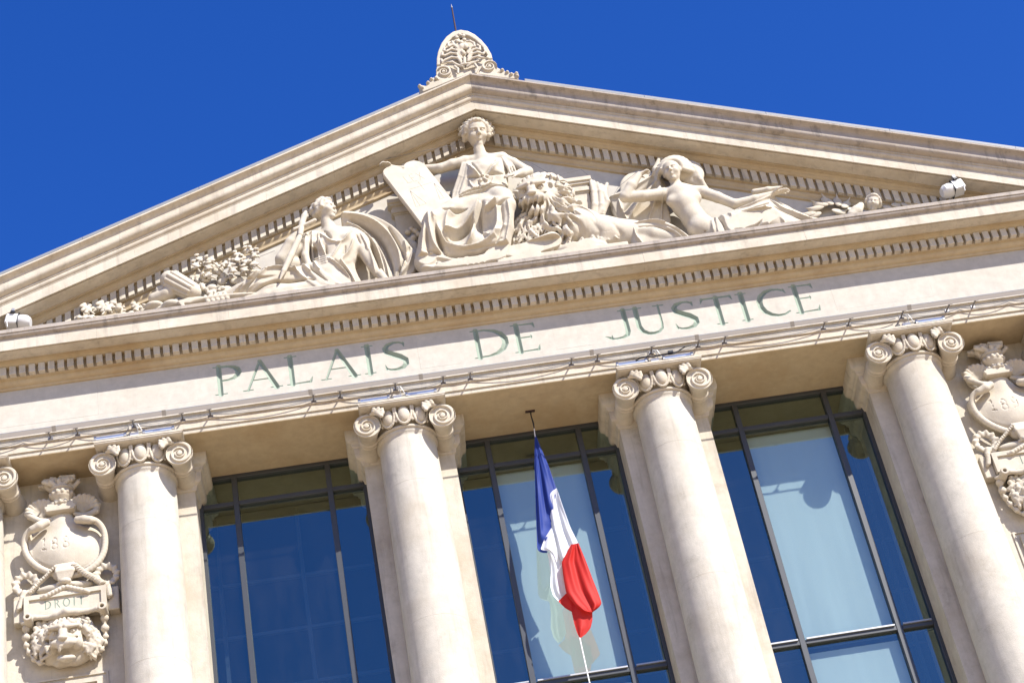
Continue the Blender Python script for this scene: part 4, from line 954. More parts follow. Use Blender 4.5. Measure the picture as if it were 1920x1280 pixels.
# girdle, bodice folds, sleeves
sheet(s, [(868, 303, -.40), (890, 300, -.44), (906, 308, -.44), (924, 298, -.44), (944, 295, -.40), (954, 310, -.38), (948, 332, -.40), (956, 352, -.40), (905, 366, -.42), (862, 378, -.42), (864, 350, -.40), (860, 325, -.38)],
      [(888, 320, -.57), (926, 313, -.57), (906, 318, -.49), (906, 338, -.50), (880, 345, -.47), (934, 338, -.46), (905, 356, -.54), (874, 366, -.50), (942, 354, -.46), (872, 306, -.42), (942, 298, -.42), (870, 330, -.42), (946, 322, -.42)],
      [([(876, 303), (886, 322), (904, 338)], .035, .018), ([(884, 302), (893, 318), (905, 332)], -.035, .015), ([(936, 298), (928, 318), (910, 336)], .035, .018), ([(928, 298), (921, 314), (908, 330)], -.035, .015), ([(874, 330), (888, 334), (904, 334)], -.04, .020), ([(912, 330), (926, 327), (942, 322)], -.04, .020), ([(880, 338), (884, 350), (892, 362)], .03, .018), ([(926, 333), (922, 346), (918, 358)], .03, .018), ([(896, 340), (900, 352), (904, 362)], -.025, .014),
       ([(862, 372), (885, 361), (920, 351), (952, 348)], .05, .018), ([(860, 380), (885, 368), (920, 357), (954, 354)], .05, .018), ([(861, 376), (885, 364), (920, 354), (953, 351)], -.05, .013), ([(866, 366), (890, 355), (925, 346), (948, 343)], -.03, .013)], -.5, .0, .03, .04)
folds(s, [(866, 306, -.38), (860, 330, -.38), (850, 360, -.34), (846, 384, -.36)], [(880, 308, -.44), (876, 335, -.44), (868, 360, -.42), (862, 376, -.44)], 5, .022, .014)
folds(s, [(940, 296, -.42), (948, 312, -.46), (955, 330, -.44)], [(952, 298, -.40), (966, 312, -.42), (972, 324, -.42)], 3, .018, .012)
for x, y in ((905, 328), (907, 334), (912, 337), (901, 338), (913, 330)): s.ell(P(x, y, -.53), (.028,)*3, None, .010)
for i in range(34):
    a_ = math.pi*(-.10+1.2*i/33); q_r = 1+.12*(i % 3); s.ell(P(893+25*math.cos(a_)*q_r, 247-22*math.sin(a_)*q_r, -.46+.10*(i % 3)), (.042,)*3, None, .020)
# foot cloth and plinth
s.ell(P(875, 505, -.40), (.75, .26, .10), None, .04)
lumps(s, P(850, 497, -.50), (.35, .10, .05), 16, .05, front=(0, -1, 0), seed=4)
for i, x in enumerate((876, 887, 897, 908)): s.ell(P(x, 491-1.6*i, -.66), (.045, .07, .045), None, .012)
ledge(s); s.build('figure', m_carve, t)
# ---- stone tablets: two round-headed slabs in one, tipped to the left
A0 = P(795, 426, -.62); A1 = P(712, 318, -.52); B0 = P(884, 402, -.46)
tabl = thing('stone_tablets', 'twin round-topped law tablets engraved with scales, leaning beside the enthroned woman', 'tablets', A0)
vv = (A1-A0); uu = (B0-A0); Lv = np.linalg.norm(vv); Lu = np.linalg.norm(uu); vv /= Lv; uu -= vv*(uu@vv); uu /= np.linalg.norm(uu); W = .76; H = Lv-.02
nrm = np.cross(uu, vv); nrm = nrm if nrm[1] < 0 else -nrm
def TP(u, v, d=0): return A0+uu*u+vv*v+nrm*d
ol = [(0, 0), (W, 0), (W, H-.14)]+[(W*.75+W*.25*math.cos(a), H-.14+W*.24*math.sin(a)) for a in [math.pi*k/12 for k in range(1, 12)]]+[(W*.5, H-.10)]+[(W*.25+W*.25*math.cos(a), H-.14+W*.24*math.sin(a)) for a in [math.pi*k/12 for k in range(1, 12)]]+[(0, H-.14)]
n = len(ol); th = .085
bm = bmesh.new(); bv = [bm.verts.new(TP(u, v, 0)) for u, v in ol]; fc = bm.faces.new(bv); ex = bmesh.ops.extrude_face_region(bm, geom=[fc]); 
for q in ex['geom']:
    if isinstance(q, bmesh.types.BMVert): q.co += Vector(-nrm*th)
bmesh.ops.recalc_face_normals(bm, faces=bm.faces); ed = [e for e in bm.edges if len(e.link_faces) == 2 and e.calc_face_angle(0) > 1]; bmesh.ops.bevel(bm, geom=ed, offset=.010, segments=2, affect='EDGES')
bm.verts.index_update(); obj('slab', [q.co[:] for q in bm.verts], [[q.index for q in f.verts] for f in bm.faces], m_carve, tabl, auto=40); bm.free()
def line(pts, nm='engraved_line', r=.0038):
    MB().tube([TP(u*W, v*H, -.0012) for u, v in pts], r, 4).build(nm, m_engrave, tabl)
cx_, cy_ = .58, .66
line([(cx_-.30, .60), (cx_+.30, .62)]); line([(cx_, .53), (cx_+.005, .68)])
for dx in (-.30, .30):
    X_ = cx_+dx; yb = .60+.02*(dx > 0)
    line([(X_, yb-.02), (X_-.13, yb-.28), (X_+.13, yb-.27), (X_, yb-.02)]); line([(X_, yb-.02), (X_-.03, yb-.27)])
for ch, u0 in (('L', .36), ('E', .50), ('X', .66)):     # the letters L E X, cut as thin lines
    g_ = {'L': [[(0, 1), (0, 0), (.55, 0)]], 'E': [[(.5, 1), (0, 1), (0, 0), (.5, 0)], [(0, .5), (.4, .5)]], 'X': [[(0, 1), (.6, 0)], [(.6, 1), (0, 0)]]}[ch]
    for st in g_: line([(u0+q[0]*.17, .70+q[1]*.12) for q in st])
# ---- throne: a block each side of the woman
th_ = thing('stone_throne', 'moulded stone throne blocks showing left and right behind the enthroned woman and lion', 'throne', at(900, 430, -.1)*np.array([1, 1, 0])+np.array([0, 0, 2.36]))
def block(xa, xb, za_, ya, name):
    b = MB(); b.box(xa, xb, ya, .02, 2.37, za_-.30)
    for o_, z0, z1 in ((.015, za_-.30, za_-.27), (.045, za_-.27, za_-.20), (.02, za_-.20, za_-.12), (.055, za_-.12, za_-.075), (.085, za_-.075, za_)): b.box(xa-o_, xb+o_, ya-o_, .021, z0, z1-.0006)
    fixn(b.build(name, m_carve, th_))
q = P(1104, 331, -.30); block(q[0]-1.0, q[0]-.06, q[2], -.24, 'right_arm_block')
fixn(MB().box(q[0]-.62, q[0]-.14, -.252, -.235, 2.4, q[2]-.36).build('raised_panel', m_carve, th_))
q = P(728, 376, -.16); block(q[0]+.06, q[0]+.95, q[2], -.10, 'left_arm_block')
s = sd(1100, 1148, 325, 415, -.42, .03, .011)
for i, x in enumerate((1107, 1113, 1120, 1127)):
    tb(s, [(x, 338+i*3, -.28, .03), (x+6, 360, -.31+.03*(i % 2), .045), (x+8, 385, -.30+.03*(i % 2), .05), (x+4, 402, -.28, .035)], .02)
tb(s, [(1138, 345, -.24, .03), (1132, 362, -.30, .04), (1139, 378, -.30, .045), (1130, 396, -.28, .05), (1120, 404, -.28, .04)], .02); s.ell(P(1122, 372, -.2), (.14, .08, .30), None, .04)
s.build('cloth_over_throne', m_carve, th_)
# ---- lion
t = thing('stone_lion', 'reclining stone lion with shaggy mane beside the enthroned woman', 'lion statue', at(1060, 440, -.3)*np.array([1, 1, 0])+np.array([0, 0, 2.36]), G)
s = sd(915, 1215, 308, 500, -1.25, .02, .0115)
tb(s, [(1045, 420, -.30, .36), (1085, 432, -.30, .36), (1130, 444, -.28, .33), (1185, 447, -.26, .30)], .08)
s.ell(P(1075, 420, -.42), (.26, .22, .34), None, .08)
s.ell(P(1000, 434, -.33), (.36, .24, .34), None, .08); s.ell(P(1025, 385, -.42), (.36, .25, .42), None, .08)
s.ell(P(1090, 470, -.42), (.45, .20, .14), None, .06)
g_ = np.random.default_rng(11)
s.ell(P(1018, 366, -.36), (.46, .24, .46), None, .06); s.ell(P(1040, 400, -.34), (.46, .26, .46), None, .06)
def lock(x, y, Y, dx, dy, r, bend=0):
    tb(s, [(x, y, Y, r*.7), (x+dx*.4-dy*bend, y+dy*.4+dx*bend, Y-r*1.1, r*1.15), (x+dx*.8, y+dy*.8, Y-r*.7, r*.85), (x+dx*1.1+dy*bend, y+dy*1.1, Y+r*.2, r*.35)], .007)
# head turned a little to the left of the picture
lionhead(s, P(1003, 372, -.50), (-.24, -1, -.42), (-.05, -.4, 1), .68, False)
# ruff and chest hair, each lock laid on the surface and falling away from the face
def slock(x, y, dx, dy, r, bend): 
    Y = front(s, x+dx*.3, y+dy*.3, 9, base_f)
    if Y > 1: return
    Y = max(Y, -.66); lock(x, y, Y+r*.2, dx, dy, r, bend)
fx = P(1003, 357, -.6)
def strands(X, Y, Z):
    dx, dz = X-fx[0], Z-fx[2]; r_ = np.sqrt(dx*dx+dz*dz)+1e-3; th = np.arctan2(dz, dx)
    a_ = th*22+5*np.sin(6*r_+1.7*th)+1.2*np.sin(17*dx+11*dz); return np.clip((r_-.32)/.08, 0, 1)*(-.026*np.sin(a_)-.012*np.sin(2.1*a_+9*r_))+0*Y
base_f = s.f.copy()
def okl(x, y): return ((x-1001)/39)**2+((y-362)/37)**2 > 1
for i in range(120):
    x = 955+112*g_.random(); y = 412+46*g_.random()*(1-.3*(x-955)/118); slock(x, y, -3+g_.normal()*3+.06*(x-1000), 22+10*g_.random(), .020+.010*g_.random(), g_.normal()*.14)
for ring, (rr, n_) in enumerate(((72, 34), (62, 36), (52, 34), (42, 34))):
    for i in range(n_):
        a = 2*math.pi*(i+g_.random()*.7)/n_; x = 1008+(4+rr)*math.cos(a)*.92+.10*rr; y = 362-rr*math.sin(a)*.74+.02*rr; x0_, y0_ = x-6*math.cos(a), y+4*math.sin(a)
        if okl(x0_, y0_) and okl(x, y+6): slock(x0_, y0_, 19*math.cos(a)+g_.normal()*3+3, -11*math.sin(a)+10+g_.normal()*2, .024+.012*g_.random(), g_.normal()*.16)
s.disp(strands, P(1025, 385, -.5), (1.05, 1.1, .95))
c_ = P(1050, 470, -.3); s.box((c_[0], -.26, 2.40), (1.05, .33, .06), None, .02, .04)
# forelegs and paws
tb(s, [(1035, 452, -.56, .15), (1000, 466, -.54, .14), (965, 474, -.52, .12), (942, 478, -.50, .11)], .04)
for i in range(4): tb(s, [(948-8*i, 471+i, -.50, .055), (943-8*i, 478+i, -.55, .055), (941-8*i, 486+i, -.56, .04)], .010)
for i in range(3): tb(s, [(1000+14*i, 482-2*i, -.62, .06), (1030+16*i, 474-2*i, -.62, .07)], .03)
creases(s, [([(1075, 415), (1090, 440), (1080, 462)], -.03, .05), ([(1110, 425), (1125, 440), (1118, 456)], -.02, .05), ([(1150, 428), (1165, 442), (1160, 455)], -.025, .045), ([(1060, 440), (1100, 452), (1150, 450)], .02, .05)], -.5)
for i in range(60):
    x = 950+200*g_.random(); lock(x, 470-.13*(x-960), -.50, 14, 2, .016+.008*g_.random(), g_.normal()*.3)
ledge(s, 2.362, -.585); s.build('figure', m_carve, t)
# ---- reclining woman on the right
t = thing('statue_of_veiled_woman', 'veiled stone woman reclining on the right of the pediment, one arm raised', 'statue', at(1300, 420, -.3)*np.array([1, 1, 0])+np.array([0, 0, 2.36]), G)
s = sd(1130, 1540, 288, 470, -.80, .02, .0118)
tb(s, [(1275, 368, -.34, .215), (1285, 385, -.36, .205), (1300, 408, -.36, .185), (1318, 432, -.34, .23), (1345, 446, -.32, .23)], .06)
s.ell(P(1278, 368, -.34), (.27, .17, .20), None, .06)
tb(s, [(1240, 364, -.34, .10), (1276, 360, -.36, .12), (1318, 360, -.34, .10)], .05)
s.ell(P(1260, 378, -.42), (.095, .085, .09), None, .07); s.ell(P(1304, 371, -.42), (.10, .09, .095), None, .07)
s.ell(P(1315, 425, -.44), (.19, .14, .17), None, .06); s.cap(P(1322, 434, -.60), P(1322, 434, -.5), .012, None, .02, True)
tb(s, [(1264, 338, -.42, .082), (1272, 356, -.38, .10)], .04)
face(s, P(1260, 323, -.46), (-.35, -1, -.22), (-.10, -.2, 1), .42, hair=False, seed=8)
# veil
for i in range(13):
    a = math.pi*(.05+.95*i/12); x = 1266+31*math.cos(a); y = 326-29*math.sin(a)
    tb(s, [(1262+20*math.cos(a), 320-20*math.sin(a), -.46, .045), (x, y, -.34, .055)], .03)
for i in range(7):
    tb(s, [(1278+4*i, 303+2*i, -.34, .045), (1290+4*i, 320+3*i, -.30+.03*(i % 2), .045), (1300+4*i, 342+2*i, -.24, .04), (1306+3*i, 356, -.20, .03)], .02)
s.ell(P(1295, 325, -.22), (.22, .10, .28), None, .05); s.ell(P(1266, 318, -.28), (.26, .14, .24), None, .05)
tb(s, [(1235, 300, -.3, .03), (1228, 318, -.3, .045), (1234, 345, -.26, .05), (1240, 372, -.2, .05)], .03)
# cloak spread behind the raised arm
s.ell(P(1205, 350, -.10), (.38, .07, .36), None, .05); s.ell(P(1180, 392, -.08), (.30, .07, .40), None, .05)
sheet(s, [(1236, 320), (1215, 328), (1190, 342), (1165, 356), (1140, 362), (1146, 378), (1158, 402), (1178, 424), (1210, 418), (1240, 430), (1262, 420), (1250, 380)],
      [(1225, 330, -.24), (1190, 350, -.22), (1150, 368, -.16), (1165, 400, -.14), (1200, 380, -.22), (1220, 405, -.18), (1240, 380, -.24), (1245, 350, -.26), (1185, 418, -.14)],
      [([(1230, 330), (1200, 350), (1165, 366), (1146, 366)], .05, .03), ([(1236, 340), (1205, 375), (1185, 400), (1176, 420)], .05, .035), ([(1240, 360), (1225, 390), (1215, 415)], .05, .03), ([(1222, 345), (1190, 372), (1168, 395)], -.05, .03), ([(1244, 372), (1240, 395), (1240, 420)], .04, .025), ([(1160, 372), (1164, 390), (1178, 412)], .04, .025)], -.2, .0, .02, .03)
# raised right arm, left arm stretched out
tb(s, [(1240, 364, -.38, .10), (1205, 368, -.46, .092), (1172, 370, -.50, .088)], .03); tb(s, [(1172, 369, -.52, .088), (1184, 348, -.56, .082), (1198, 328, -.56, .055)], .03)
hand(s, P(1197, 329, -.56), (.75, 0, .35), (-.4, -.2, 1), .26, .85)
tb(s, [(1318, 361, -.36, .10), (1345, 370, -.42, .088), (1378, 383, -.46, .078)], .03); tb(s, [(1378, 383, -.46, .08), (1415, 374, -.50, .072), (1448, 364, -.52, .05)], .03)
hand(s, P(1446, 364, -.53), (1, -.05, .12), (0, .3, -1), .34, -.3, .3)
tb(s, [(1414, 360, -.30, .05), (1440, 356, -.34, .05), (1462, 352, -.36, .03)], .03)
# draped legs
tb(s, [(1345, 440, -.22, .20), (1395, 405, -.30, .14), (1442, 380, -.36, .11), (1472, 398, -.30, .10), (1510, 412, -.28, .08)], .05)
tb(s, [(1340, 448, -.34, .16), (1390, 430, -.42, .14), (1432, 402, -.52, .115), (1480, 412, -.42, .10), (1535, 416, -.40, .06)], .05)
s.ell(P(1400, 430, -.36), (.55, .2, .16), None, .06)
sheet(s, [(1334, 410, -.5), (1352, 400, -.5), (1385, 386, -.5), (1418, 376, -.5), (1443, 366, -.48), (1462, 378, -.45), (1482, 394, -.45), (1505, 402, -.45), (1548, 414, -.45), (1540, 424, -.45), (1450, 445, -.45), (1332, 470, -.4)],
      [(1340, 425, -.56), (1360, 405, -.52), (1400, 388, -.52), (1440, 374, -.52), (1432, 398, -.70), (1395, 420, -.64), (1360, 440, -.56), (1468, 392, -.48), (1475, 412, -.56), (1440, 425, -.54), (1500, 408, -.48), (1530, 416, -.46), (1400, 445, -.45)],
      [([(1340, 410), (1348, 432), (1352, 456)], .07, .03), ([(1334, 418), (1338, 440)], .05, .025), ([(1352, 404), (1366, 428), (1376, 446)], .05, .026), ([(1366, 402), (1384, 424), (1398, 440)], .045, .024), ([(1346, 405), (1358, 430), (1364, 448)], -.05, .022), ([(1385, 392), (1415, 386), (1442, 372)], .04, .025), ([(1390, 402), (1420, 396), (1440, 385)], -.05, .022),
       ([(1434, 398), (1420, 415), (1398, 432)], .05, .024), ([(1436, 400), (1430, 418), (1415, 432)], -.05, .022), ([(1440, 400), (1445, 415), (1440, 428)], .045, .022), ([(1445, 398), (1462, 410), (1470, 422)], .045, .022), ([(1446, 378), (1468, 392), (1500, 404), (1535, 412)], .04, .022), ([(1450, 390), (1475, 402), (1510, 412)], -.04, .02)], -.5, .0, .03, .05)
# the other knee and its cushion of cloth
s.ell(P(1215, 440, -.36), (.40, .20, .16), None, .05); tb(s, [(1192, 432, -.40, .14), (1225, 440, -.44, .13), (1262, 447, -.44, .09)], .05)
sheet(s, [(1186, 418), (1215, 408), (1250, 418), (1290, 436), (1320, 452), (1300, 465), (1190, 475), (1180, 440)], [(1190, 430, -.50), (1215, 420, -.52), (1240, 430, -.56), (1270, 440, -.52), (1200, 448, -.52), (1240, 450, -.50), (1300, 450, -.44)],
      [([(1190, 422), (1220, 416), (1255, 428), (1300, 448)], .05, .025), ([(1196, 430), (1230, 428), (1262, 440)], -.03, .02), ([(1188, 430), (1192, 448), (1206, 460)], .05, .022), ([(1250, 432), (1275, 444), (1290, 456)], .04, .022)], -.5, .0, .03, .05)
ledge(s); s.build('figure', m_carve, t)
# ---- reclining woman on the left
t = thing('statue_of_woman_with_sword', 'stone woman reclining on the left of the pediment with her face in profile', 'statue', at(620, 500, -.3)*np.array([1, 1, 0])+np.array([0, 0, 2.36]), G)
s = sd(375, 800, 362, 585, -.85, .02, .0118)
tb(s, [(628, 450, -.36, .21), (632, 470, -.38, .195), (632, 495, -.36, .21), (618, 520, -.34, .25)], .06)
s.ell(P(628, 452, -.36), (.28, .17, .2), None, .06)
for x, y in ((608, 456), (648, 448)): s.ell(P(x, y, -.50), (.10, .09, .09), None, .04)
tb(s, [(592, 446, -.36, .10), (622, 438, -.38, .12), (662, 436, -.34, .10)], .05)
tb(s, [(612, 412, -.46, .095), (618, 434, -.40, .12)], .04)
face(s, P(610, 396, -.48), (.85, -.62, .0), (-.05, -.15, 1), .43, seed=6)
for c in ((590, 388), (586, 396), (592, 402), (598, 380), (604, 376)): s.ell(P(c[0], c[1], -.46), (.07,)*3, None, .02)
# raised right arm with the sword
tb(s, [(592, 447, -.38, .10), (562, 470, -.40, .095), (528, 486, -.44, .10)], .03); tb(s, [(528, 486, -.44, .10), (545, 455, -.50, .088), (562, 430, -.54, .055)], .03)
hand(s, P(560, 432, -.55), (.6, 0, .55), (-.5, -.5, .7), .25, 1.0)
# left arm propped on the ledge
tb(s, [(664, 440, -.36, .10), (680, 470, -.42, .10), (700, 500, -.46, .085), (722, 525, -.50, .065)], .03); hand(s, P(720, 522, -.50), (.7, -.3, -.7), (.2, -.7, .6), .25, .2)
folds(s, [(655, 436, -.44), (662, 452, -.46), (668, 470, -.46)], [(680, 440, -.36), (694, 458, -.40), (700, 474, -.40)], 4, .028, .016)
# cloak blown out behind her
sheet(s, [(636, 410), (665, 410), (706, 418), (740, 436), (760, 458), (776, 478), (790, 486), (780, 512), (755, 532), (735, 545), (680, 550), (660, 500), (650, 450)],
      [(650, 420, -.42), (680, 420, -.42), (715, 432, -.42), (745, 456, -.42), (765, 484, -.42), (755, 518, -.36), (730, 530, -.26), (700, 470, -.28), (690, 510, -.22), (715, 490, -.26), (738, 490, -.34), (672, 450, -.30), (778, 495, -.36)],
      [([(645, 416), (690, 422), (725, 444), (748, 478), (752, 505)], .07, .035), ([(660, 424), (700, 440), (725, 470), (735, 505)], -.07, .03), ([(652, 428), (690, 444), (712, 476), (722, 515)], .06, .03), ([(760, 465), (765, 490), (752, 516)], .06, .03), ([(775, 484), (768, 505), (748, 526)], .05, .028), ([(768, 475), (758, 500), (744, 520)], -.05, .022), ([(690, 470), (700, 500), (705, 530)], .04, .03), ([(684, 450), (704, 480), (714, 525)], -.05, .022), ([(700, 452), (722, 485), (730, 522)], .045, .022), ([(712, 455), (734, 490), (738, 520)], -.05, .02), ([(730, 440), (750, 470), (762, 500)], -.045, .02)], -.3, .02, .02, .03)
for i, (x, y) in enumerate(((765, 432), (772, 426), (780, 430), (786, 436), (776, 442))): s.ell(P(x, y+4, -.24), (.055, .06, .05), None, .02)
tb(s, [(768, 452, -.2, .06), (776, 462, -.2, .07), (782, 480, -.2, .06)], .03)
# bodice, girdle, skirt over the legs
sheet(s, [(584, 440, -.42), (606, 430, -.45), (640, 428, -.45), (668, 428, -.4), (694, 444, -.4), (694, 468, -.4), (672, 472, -.42), (664, 500, -.42), (630, 504, -.45), (596, 500, -.42), (602, 474, -.42), (582, 462, -.42)],
      [(592, 450, -.46), (612, 452, -.58), (630, 450, -.52), (650, 444, -.57), (680, 452, -.46), (634, 470, -.56), (610, 480, -.52), (655, 480, -.52), (632, 495, -.54)],
      [([(600, 436), (615, 458), (636, 462)], .04, .022), ([(660, 430), (650, 456), (632, 464)], .04, .022), ([(608, 434), (622, 452)], -.04, .018), ([(598, 448), (604, 470), (616, 488)], .04, .022), ([(640, 462), (630, 480), (620, 492)], .035, .02), ([(664, 450), (658, 472), (640, 492)], .04, .022), ([(612, 466), (612, 482), (618, 494)], -.04, .018), ([(648, 466), (645, 482), (636, 494)], -.035, .018), ([(676, 436), (686, 455), (690, 470)], .04, .02), ([(668, 440), (676, 458)], -.035, .018), ([(590, 445), (590, 460)], .03, .02)], -.5, .0, .04, .05)
sheet(s, [(566, 436, -.4), (590, 430, -.4), (606, 446, -.4), (606, 480, -.36), (600, 512, -.34), (572, 510, -.34), (560, 480, -.36), (556, 452, -.38)], [(570, 445, -.40), (590, 442, -.44), (580, 470, -.42), (598, 480, -.36), (582, 500, -.40), (566, 490, -.34)],
      [([(575, 438), (572, 470), (576, 505)], .05, .022), ([(586, 436), (586, 470), (590, 508)], .05, .022), ([(581, 440), (579, 470), (583, 504)], -.05, .018), ([(598, 442), (598, 475), (600, 505)], .04, .02)], -.42, .0, .03, .03)
folds(s, [(606, 438, -.50), (600, 462, -.50), (612, 488, -.50)], [(655, 434, -.46), (660, 462, -.50), (650, 490, -.48)], 8, .012, .010)
for i in range(4): fo([(590, 498-4*i, -.48), (612, 492-4*i, -.56), (640, 488-3*i, -.54), (664, 492-3*i, -.44)], .018, .012)
tb(s, [(625, 528, -.26, .22), (570, 532, -.34, .17), (515, 528, -.42, .145), (490, 528, -.42, .13)], .05); tb(s, [(490, 528, -.42, .13), (450, 545, -.42, .10), (410, 558, -.40, .08), (385, 566, -.40, .06)], .05)
tb(s, [(610, 540, -.36, .18), (545, 552, -.44, .15), (500, 558, -.44, .12), (430, 572, -.4, .09)], .05); s.ell(P(560, 552, -.36), (.75, .2, .12), None, .06)
sheet(s, [(588, 488, -.5), (560, 500, -.5), (520, 504, -.52), (486, 510, -.55), (455, 530, -.5), (420, 550, -.45), (392, 566, -.4), (400, 590, -.4), (700, 560, -.4), (690, 540, -.4), (668, 515, -.4), (664, 486, -.42)],
      [(600, 495, -.50), (640, 492, -.52), (625, 515, -.58), (600, 525, -.60), (650, 535, -.52), (565, 515, -.54), (520, 516, -.60), (492, 524, -.62), (455, 543, -.52), (412, 563, -.46), (545, 535, -.52), (545, 552, -.60), (490, 562, -.50), (590, 550, -.56), (670, 540, -.42)],
      [([(589, 492), (600, 515), (622, 534), (650, 542)], .06, .026), ([(567, 496), (582, 515), (605, 534), (628, 542)], .06, .026), ([(580, 498), (592, 516), (614, 534)], -.05, .02), ([(616, 490), (640, 505), (662, 525)], .05, .022), ([(640, 492), (655, 510), (668, 530)], .045, .02), ([(628, 492), (648, 508), (664, 528)], -.04, .016), ([(548, 500), (565, 522), (600, 545)], .05, .026),
       ([(590, 530), (555, 528), (510, 534), (470, 552)], -.07, .022), ([(560, 508), (525, 508), (495, 516)], .04, .025), ([(500, 516), (482, 532), (462, 552)], .05, .024), ([(486, 516), (468, 532), (450, 548)], .05, .022), ([(493, 518), (475, 534), (458, 550)], -.04, .018), ([(470, 528), (445, 545), (425, 562)], .045, .022), ([(610, 545), (560, 552), (500, 562)], .04, .03)], -.5, .0, .03, .05)
s.ell(P(545, 500, -.34), (.26, .14, .14), None, .06)
tb(s, [(588, 440, -.44, .05), (574, 455, -.46, .06), (572, 480, -.46, .06), (580, 500, -.46, .05)], .03)
ledge(s); s.build('figure', m_carve, t)
sw = thing('stone_sword', 'carved stone sword held upright by the woman on the left of the pediment', 'sword', P(525, 522, -.62))
s = sd(515, 600, 380, 530, -.74, -.40, .009)
tb(s, [(573, 398, -.56, .03), (570, 406, -.56, .050), (566, 420, -.58, .05), (563, 440, -.60, .045)], .012); tb(s, [(552, 430, -.60, .03), (566, 424, -.60, .03), (584, 416, -.60, .03), (590, 413, -.60, .034)], .01)
tb(s, [(561, 446, -.60, .048), (545, 480, -.62, .052), (532, 508, -.64, .042), (525, 524, -.64, .012)], .01)
s.build('blade', m_carve, sw)
# ---- trophies at the left: fluted quiver, sandalled foot, fruit and flowers
t = thing('carved_trophy', 'carved fluted bundle, flowers and fruit heaped at the feet of the woman on the left', 'stone trophy', at(400, 550, -.3)*np.array([1, 1, 0])+np.array([0, 0, 2.36]))
s = sd(272, 520, 470, 592, -.72, .02, .0105)
a, b_ = P(322, 527, -.40), P(362, 548, -.46)
s.cap(a, b_, .16, .13, .02); d = (b_-a)/np.linalg.norm(b_-a); e1 = n3(*np.cross(d, (0, 0, 1))); e2 = np.cross(d, e1)
for i in range(12):
    q = math.pi*2*i/12; o_ = e1*math.cos(q)+e2*math.sin(q); s.cap(a+o_*.15, b_+o_*.125, .036, .030, .006)
s.cap(a-d*.05, a-d*.02, .15, None, .01); s.tube([(P(290, 560, -.3), .10), (P(315, 552, -.36), .11), (P(332, 545, -.34), .10)], .04); s.ell(P(290, 576, -.4), (.16, .14, .07), None, .02); s.ell(P(322, 574, -.44), (.16, .14, .08), None, .03)
tb(s, [(338, 568, -.56, .045), (355, 565, -.56, .06), (376, 562, -.52, .055)], .02)
for i in range(4): s.ell(P(337+2*i, 564+2.5*i, -.60), (.035, .03, .022), None, .008)
g_ = np.random.default_rng(21)
for cx, cy, n_, sp_ in ((365, 525, 8, 10), (385, 522, 9, 9), (408, 505, 9, 9), (418, 522, 9, 10), (450, 500, 12, 13), (468, 492, 9, 9), (395, 545, 12, 14), (425, 545, 8, 12), (305, 543, 6, 7), (440, 524, 10, 12), (470, 512, 8, 12)):
    Yc = -.30+.1*g_.random()-(.12 if cy > 535 else 0); s.ell(P(cx, cy, Yc+.08), (.10, .08, .08), None, .02)
    for i in range(n_):
        q = P(cx+g_.normal()*sp_*.55, cy+g_.normal()*sp_*.42, Yc-.04*g_.random()); rr = .028+.035*g_.random(); s.ell(q, (rr*(.7+.9*g_.random()), rr*.8, rr*(.6+.8*g_.random())), None, .007)
for i, (cx, cy) in enumerate(((372, 505), (380, 494), (392, 508), (402, 494), (414, 500), (430, 506), (442, 494), (452, 484), (464, 498), (476, 486), (484, 500), (438, 514), (460, 512), (398, 520), (470, 476), (482, 478))):
    a_ = g_.uniform(.2, 2.9); leaf(s, P(cx, cy, -.34-.08*g_.random()), (math.cos(a_), -.25, math.sin(a_)), (.2*g_.normal(), -1, .4), .15+.06*g_.random(), .14, 3, .014)
for i in range(5):
    x = 385+9*i; tb(s, [(x, 556-1.5*i, -.50, .03), (x+5, 566-1.5*i, -.54, .035), (x+2, 574-1.5*i, -.52, .02)], .012)
s.ell(P(400, 572, -.36), (1.0, .22, .07), None, .03); ledge(s); s.build('carving', m_carve, t)
# ---- leaves: each large leaf its own part
def sprig(name, lab, cat, lst, extra=None):
    t = thing(name, lab, cat, P(*lst[0][0])-np.array([0, 0, .1])); t.location.z = 2.36
    for (x, y, Y), d, up, L_, Wd, lob in lst:
        c = P(x, y, Y); s = SDF(c-L_*1.35, c+L_*1.35, .011 if L_ < .35 else .013); leaf(s, c, d, up, L_, Wd, lob); s.build('leaf', m_carve, t)
    return t
U_ = (0, -.75, .65)
t = sprig('carved_oak_branch', 'carved oak leaves trailing into the far left corner of the pediment', 'stone foliage', [((180, 594, -.34), (-1, 0, .15), U_, .28, .20, 3), ((172, 585, -.30), (-.6, .1, .8), (0, -1, .2), .24, .20, 3), ((205, 582, -.28), (-.5, .1, .7), (0, -1, .3), .27, .24, 3), ((196, 585, -.30), (.55, .1, .75), (0, -1, .3), .25, .20, 3),
     ((228, 588, -.28), (-.2, .1, 1), (0, -1, .2), .22, .17, 3), ((150, 604, -.36), (-1, 0, .02), U_, .18, .09, 0), ((250, 585, -.3), (.8, 0, .5), U_, .22, .15, 3), ((262, 580, -.28), (-.5, .1, .8), (0, -1, .2), .2, .15, 3)])
s = sd(140, 285, 560, 610, -.55, .02, .011)
tb(s, [(280, 583, -.28, .03), (240, 592, -.32, .03), (200, 597, -.36, .03), (165, 602, -.38, .02)], .02)
for x, y in ((222, 578), (232, 590), (246, 588), (215, 594), (255, 592), (268, 584)): s.ell(P(x, y, -.34), (.055, .05, .045), None, .015)
s.ell(P(215, 602, -.3), (.75, .16, .06), None, .02); s.build('stem_and_acorns', m_carve, t)
lf = []
